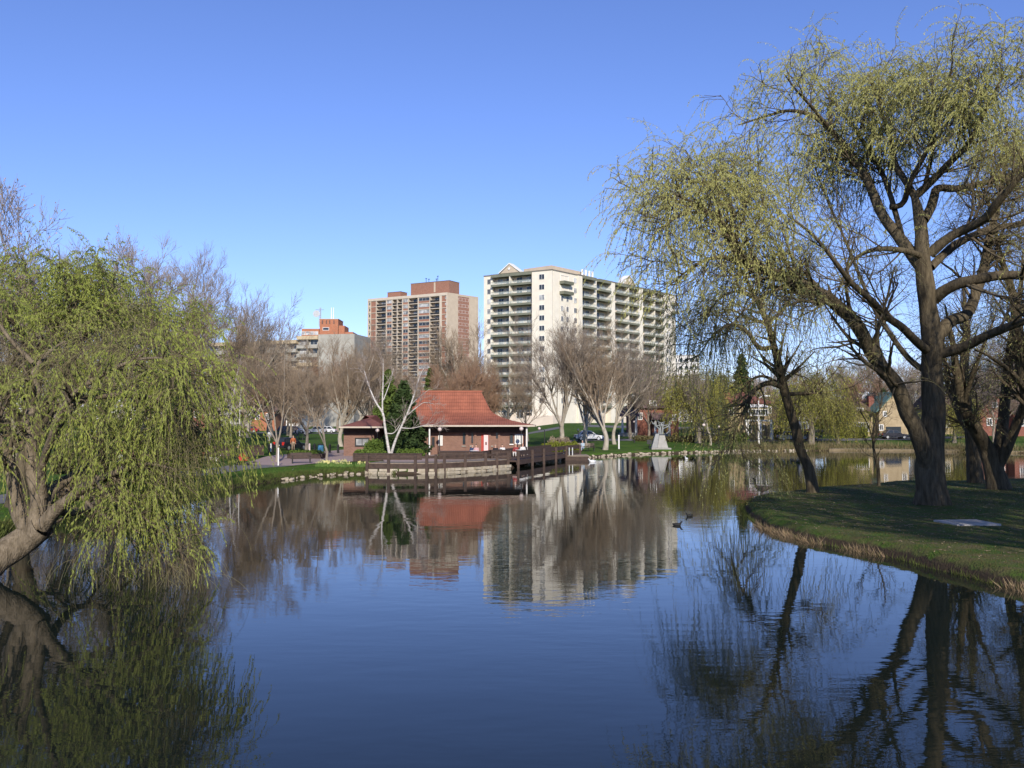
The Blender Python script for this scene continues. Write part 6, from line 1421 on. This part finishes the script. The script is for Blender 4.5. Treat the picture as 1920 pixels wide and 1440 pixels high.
# stroller
x, y, z = G(458.5, 73.8); th = Thing('stroller', (x, y, z), 'red stroller with dark wheels pushed by the person in black', 'stroller')
RED = mat('red_fabric', (.50,.05,.04), (.38,.04,.03), 6, .8)
th.add('seat', MB().taper(x-.32, x+.35, y-.24, y+.24, z+.42, x-.4, x+.42, y-.26, y+.26, z+.72), RED); th.add('hood', MB().lathe((x-.12, y, z+.72), [(.3,0),(.28,.15),(.18,.28),(.02,.33)], 12, 1, .85), RED, smooth=True)
fr = MB(); fr.tube([(x-.72, y, z+1.0), (x-.4, y, z+.6), (x+.4, y, z+.12)], .02, 6); fr.tube([(x+.1, y, z+.5), (x-.38, y, z+.12)], .02, 6); th.add('frame', fr, METAL_D)
for a in (-.38, .4):
    for b in (-.22, .22): th.add('wheel', MB().tube([(x+a, y+b-.02, z+.12), (x+a, y+b+.02, z+.12)], .12, 12), TYRE)
th.done()
# dog
def animal(name, label, cat, loc, rz, s, J, E, rad, m, sub=1):
    root = empty(name, loc, label, cat); root.rotation_euler.z = rz; root.scale = (s, s, s); skin_mesh('body', J, E, rad, m, root, sub); return root
FUR = mat('white_fur', (.72,.68,.60), (.55,.50,.42), 8, .95)
J = [(.28,0,.55),(0,0,.54),(-.28,0,.56),(-.42,0,.68),(-.52,0,.76),(-.64,0,.72),(.45,0,.68),(.55,0,.82),(-.50,.06,.87),(-.50,-.06,.87)]; rad = [.11,.12,.14,.08,.085,.04,.03,.02,.02,.02]; E = [(0,1),(1,2),(2,3),(3,4),(4,5),(0,6),(6,7),(4,8),(4,9)]
for sd_ in (-1, 1):
    k = len(J); J += [(-.27, sd_*.09, .45), (-.29, sd_*.09, .24), (-.28, sd_*.09, .03), (.27, sd_*.09, .45), (.22, sd_*.09, .32), (.34, sd_*.09, .18), (.30, sd_*.09, .03)]; rad += [.06,.035,.035,.075,.05,.03,.035]; E += [(2,k),(k,k+1),(k+1,k+2),(0,k+3),(k+3,k+4),(k+4,k+5),(k+5,k+6)]
animal('dog', 'white dog standing on the path before the person in red', 'dog', pat(400, 72.0), .3, 1.15, J, E, rad, FUR)
# goose
GO = mat('goose_brown', (.16,.12,.09), (.09,.07,.05), 9, .8); BLK = mat('bird_black', (.02,.02,.02), None, 5, .7)
J = [(0,0,.36),(-.16,0,.38),(.16,0,.36),(.36,0,.40),(.52,0,.42),(-.27,0,.48),(-.30,0,.64),(-.31,0,.76),(-.36,0,.83),(-.46,0,.80),(.0,.07,.22),(.0,.07,.02),(-.07,.07,.01),(.0,-.07,.22),(.0,-.07,.02),(-.07,-.07,.01)]
rad = [.16,.13,.14,.08,.02,.065,.04,.035,.045,.015,.03,.014,.02,.03,.014,.02]; E = [(0,1),(0,2),(2,3),(3,4),(1,5),(5,6),(6,7),(7,8),(8,9),(0,10),(10,11),(11,12),(0,13),(13,14),(14,15)]
r_ = animal('goose', 'brown goose with a black neck standing on the far edge of the grassy point', 'goose', (X_(1426,47.2), 47.2, max(.2, Hz(X_(1426,47.2), 47.2))), .15, 1.15, J, E, rad, GO)
nk = skin_mesh('neck', [(-.26,0,.47),(-.30,0,.62),(-.31,0,.76),(-.36,0,.83),(-.43,0,.81)], [(0,1),(1,2),(2,3),(3,4)], [.055,.048,.042,.052,.02], BLK, r_)
ch_ = skin_mesh('breast', [(-.17,0,.34),(-.05,0,.28)], [(0,1)], [.12,.12], mat('pale_breast', (.45,.40,.33), None, 5), r_)
# ducks and a gull on the water
def duck(px, py, label, body, s=1.0, name='duck', rz=0):
    D = CAMH*F_PX/(py-HZ); J = [(0,0,.03),(-.12,0,.05),(.14,0,.04),(.26,0,.10),(-.19,0,.13),(-.22,0,.21),(-.30,0,.20)]; rad = [.11,.09,.09,.02,.045,.055,.015]
    r_ = animal(name, label, name, (X_(px, D), D, 0), rz, s, J, [(0,1),(0,2),(2,3),(1,4),(4,5),(5,6)], rad, body); skin_mesh('head', [(-.21,0,.19),(-.225,0,.225)], [(0,1)], [.058,.055], BLK, r_); return r_
duck(1291, 967, 'dark duck farther from the camera of the two on the open water', BLK, .72, rz=.4)
duck(1268, 984, 'dark duck trailing a pale wake, nearer the camera of the two', BLK, .78, rz=2.9)
GUL = mat('gull_white', (.78,.78,.76), None, 5)
duck(1110, 866, 'white gull floating near the dock end', GUL, 1.5, 'gull'); duck(1286, 861, 'white gull floating before the monument lawn', GUL, 1.4, 'gull', 1)
# daffodils
PET = mat('daffodil_petals', (.80,.72,.20), (.70,.66,.35), 9, .6, transl=.2); STM = mat('daffodil_leaf', (.13,.22,.05), None, 5)
def daff():
    root = empty('daffodil_clump', (0,0,0), 'x', 'flowers'); g = random.Random(2); lf = MB(); fl = MB()
    for i in range(16):
        a, b = g.uniform(-.22,.22), g.uniform(-.2,.2); h = g.uniform(.25,.38); lf._add([(a,b,0),(a+.03,b,0),(a+.03+g.uniform(-.08,.08),b,h)], [(0,1,2)]); lf._add([(a,b,0),(a,b+.03,0),(a+g.uniform(-.1,.1),b+.02,h*.9)], [(0,1,2)])
        if i < 4:
            for q in range(6):
                t = q*math.pi/3; fl._add([(a,b-.01,h+.02),(a+.05*math.cos(t-.4),b-.03,h+.02+.05*math.sin(t-.4)),(a+.075*math.cos(t),b-.03,h+.02+.075*math.sin(t)),(a+.05*math.cos(t+.4),b-.03,h+.02+.05*math.sin(t+.4))], [(0,1,2,3)])
    lf.build('leaves', STM, root); fl.build('flowers', PET, root); return root
d0 = daff(); g = random.Random(8); spots = []
for i in range(40):
    t = g.random(); px = 596+t*92+g.uniform(-3, 3); D = 74.6-1.2*t+g.uniform(-1.4, 1.5) if i % 3 else 73.4+g.uniform(-.8,.8); spots.append((px, D))
for i, (px, D) in enumerate(spots):
    o = d0 if i == 0 else dup(d0, (0,0,0)); o.location = G(px, D); o.rotation_euler.z = g.uniform(0, 6); s = g.uniform(.8, 1.3); o.scale = (s,s,s); tag(o, 'clump of yellow daffodils on the grass slope left of the boardwalk', 'flowers', 'daffodil clumps')

# ------------------------------------------------------------------ grass, reeds and fringe at the bank
def blades(name, pts, hgt, wid, m, seed, lean=(0,0), kind='stuff', hv=.5):
    g = np.random.default_rng(seed); pts = np.asarray(pts); n = len(pts); a = g.uniform(0, 6.28, n); h = hgt*(1+g.uniform(-hv, hv, n)); d = np.stack([np.cos(a), np.sin(a)], 1)*wid/2
    z = H(pts[:,0], pts[:,1]); base = np.column_stack([pts, z-.02])
    ln = np.column_stack([g.normal(size=(n,2))*.35*h[:,None]+np.array(lean)*h[:,None], h])
    V = np.stack([base+np.column_stack([d, np.zeros(n)]), base-np.column_stack([d, np.zeros(n)]), base+ln], 1).reshape(-1, 3)
    o = mk(name, np_mesh(name, V, None, m, T=np.arange(3*n).reshape(-1, 3))); return tag(o, kind=kind)
GRP = mat('worn_grass_blades', (.12,.135,.04), (.12,.095,.045), .9, .9, transl=.3, spec=.1); GR = mat('grass_blades', (.10,.17,.03), (.05,.10,.015), .8, .9, transl=.3, spec=.1); DRY = mat('dry_grass', (.42,.31,.19), (.24,.17,.10), 1.5, .9, transl=.2, spec=.1); GRD = mat('bank_grass', (.12,.15,.04), (.07,.08,.025), 1.2, .9, transl=.2, spec=.1)
g = np.random.default_rng(77)
REED = mat('reeds_tan', (.30,.24,.13), (.16,.14,.06), .6, .9, transl=.2, spec=.1)
def scatter(n, x0, x1, y0, y1, smin, smax):
    p = np.column_stack([g.uniform(x0, x1, n), g.uniform(y0, y1, n)]); s = pond_sd(p[:,0], p[:,1]); return p[(s > smin) & (s < smax)]
tag(blades('grass', scatter(110000, 10, 34, 23, 60, .15, 40), .06, .02, GRP, 1), 'short lawn grass on the shaded point', 'grass')
def along(x0, x1, y0, y1, n, lo, hi):
    sel = POND[(POND[:,0] > x0) & (POND[:,0] < x1) & (POND[:,1] > y0) & (POND[:,1] < y1)]; i = g.integers(0, len(sel)-1, n); t = g.random((n,1)); nx_ = sel[i+1]-sel[i]; ok = np.linalg.norm(nx_, axis=1) < 3
    p = sel[i]+nx_*t; nn = nrm(np.column_stack([nx_[:,1], -nx_[:,0]])); return (p+nn*g.uniform(lo, hi, (n,1)))[ok]
e1 = along(9, 13.4, 22, 44, 9000, .02, .45)
n1 = np.array([mnoise.noise(Vector((p[0]*.5, p[1]*.5, 1))) for p in e1])
tag(blades('dry_grass', e1[((e1[:,1] > 28.5) & (e1[:,1] < 37) & (n1 > -.25)) | (n1 > .35)], .34, .035, DRY, 2, (-.45,-.35)), 'dry tan grass hanging over the bank of the point', 'dry grass')
tag(blades('bank_grass', np.concatenate([along(9, 14.5, 18, 46, 9000, .0, .5), along(11, 34, 44, 62, 4000, -.0, .5)]), .2, .03, GRD, 3, (-.15,-.15)), 'tufted green and brown grass along the edge of the point', 'grass')
tag(blades('bank_grass', along(-20, -9, 24, 73, 12000, -.5, .1), .2, .035, GRD, 4), 'rough grass along the edge of the left bank', 'grass')
tag(blades('grass', scatter(90000, -24, -6, 28, 80, .2, 6), .08, .03, GR, 5), 'short lawn grass on the left bank', 'grass')
tag(blades('reeds', along(30, 128, 105, 124, 7000, -.9, .1), .75, .07, REED, 6), 'tan and green reeds along the far bank on the right', 'reeds')
# fallen twigs and leaves on the point
p = scatter(900, 11, 30, 26, 56, .6, 30); z = H(p[:,0], p[:,1]); tw = np.stack([np.column_stack([p, z+.02]), np.column_stack([p+g.normal(size=p.shape)*.12, z+.03])], 1)
V, q = tubes(tw, np.full((len(p), 2), .008), 3); tag(mk('fallen_twigs', np_mesh('fallen_twigs', V, q, TWIG)), 'scattered fallen twigs on the lawn of the point', 'twigs', kind='stuff')

p = scatter(5000, 10.5, 32, 24, 58, .2, 30); z = H(p[:,0], p[:,1])+.03; a = g.uniform(0, 6.28, len(p)); u = np.column_stack([np.cos(a), np.sin(a), g.normal(size=len(p))*.2])*.035; v_ = np.column_stack([-np.sin(a), np.cos(a), g.normal(size=len(p))*.2])*.02; c = np.column_stack([p, z])
tag(mk('fallen_leaves', np_mesh('fallen_leaves', np.stack([c-u, c+v_, c+u, c-v_], 1).reshape(-1, 3), np.arange(4*len(p)).reshape(-1, 4), mat('dead_leaf', (.38,.29,.17), (.2,.14,.08), 3, .9))), 'scattered pale dead leaves on the lawn of the point', 'leaves', kind='stuff')
# ------------------------------------------------------------------ trees standing outside the picture on the right, which shade the point
for i, (x, y, k, s, lb) in enumerate(((19, 17, 'round', 1.25, 'nearest'), (23, 3, 'round2', 1.3, 'second'), (30, 12, 'round2', 1.3, 'fourth'), (38, 24, 'round2', 1.3, 'sixth'), (37, 2, 'round', 1.4, 'seventh'), (24, 24, 'round', 1.1, 'eighth'), (33, 33, 'round2', 1.2, 'ninth'))):
    o = dup(PROTO[k], (x, y, Hz(x, y)), i*1.7, s); o['label'] = 'bare tree outside the picture on the right bank'; o['group'] = 'bare trees outside the picture'
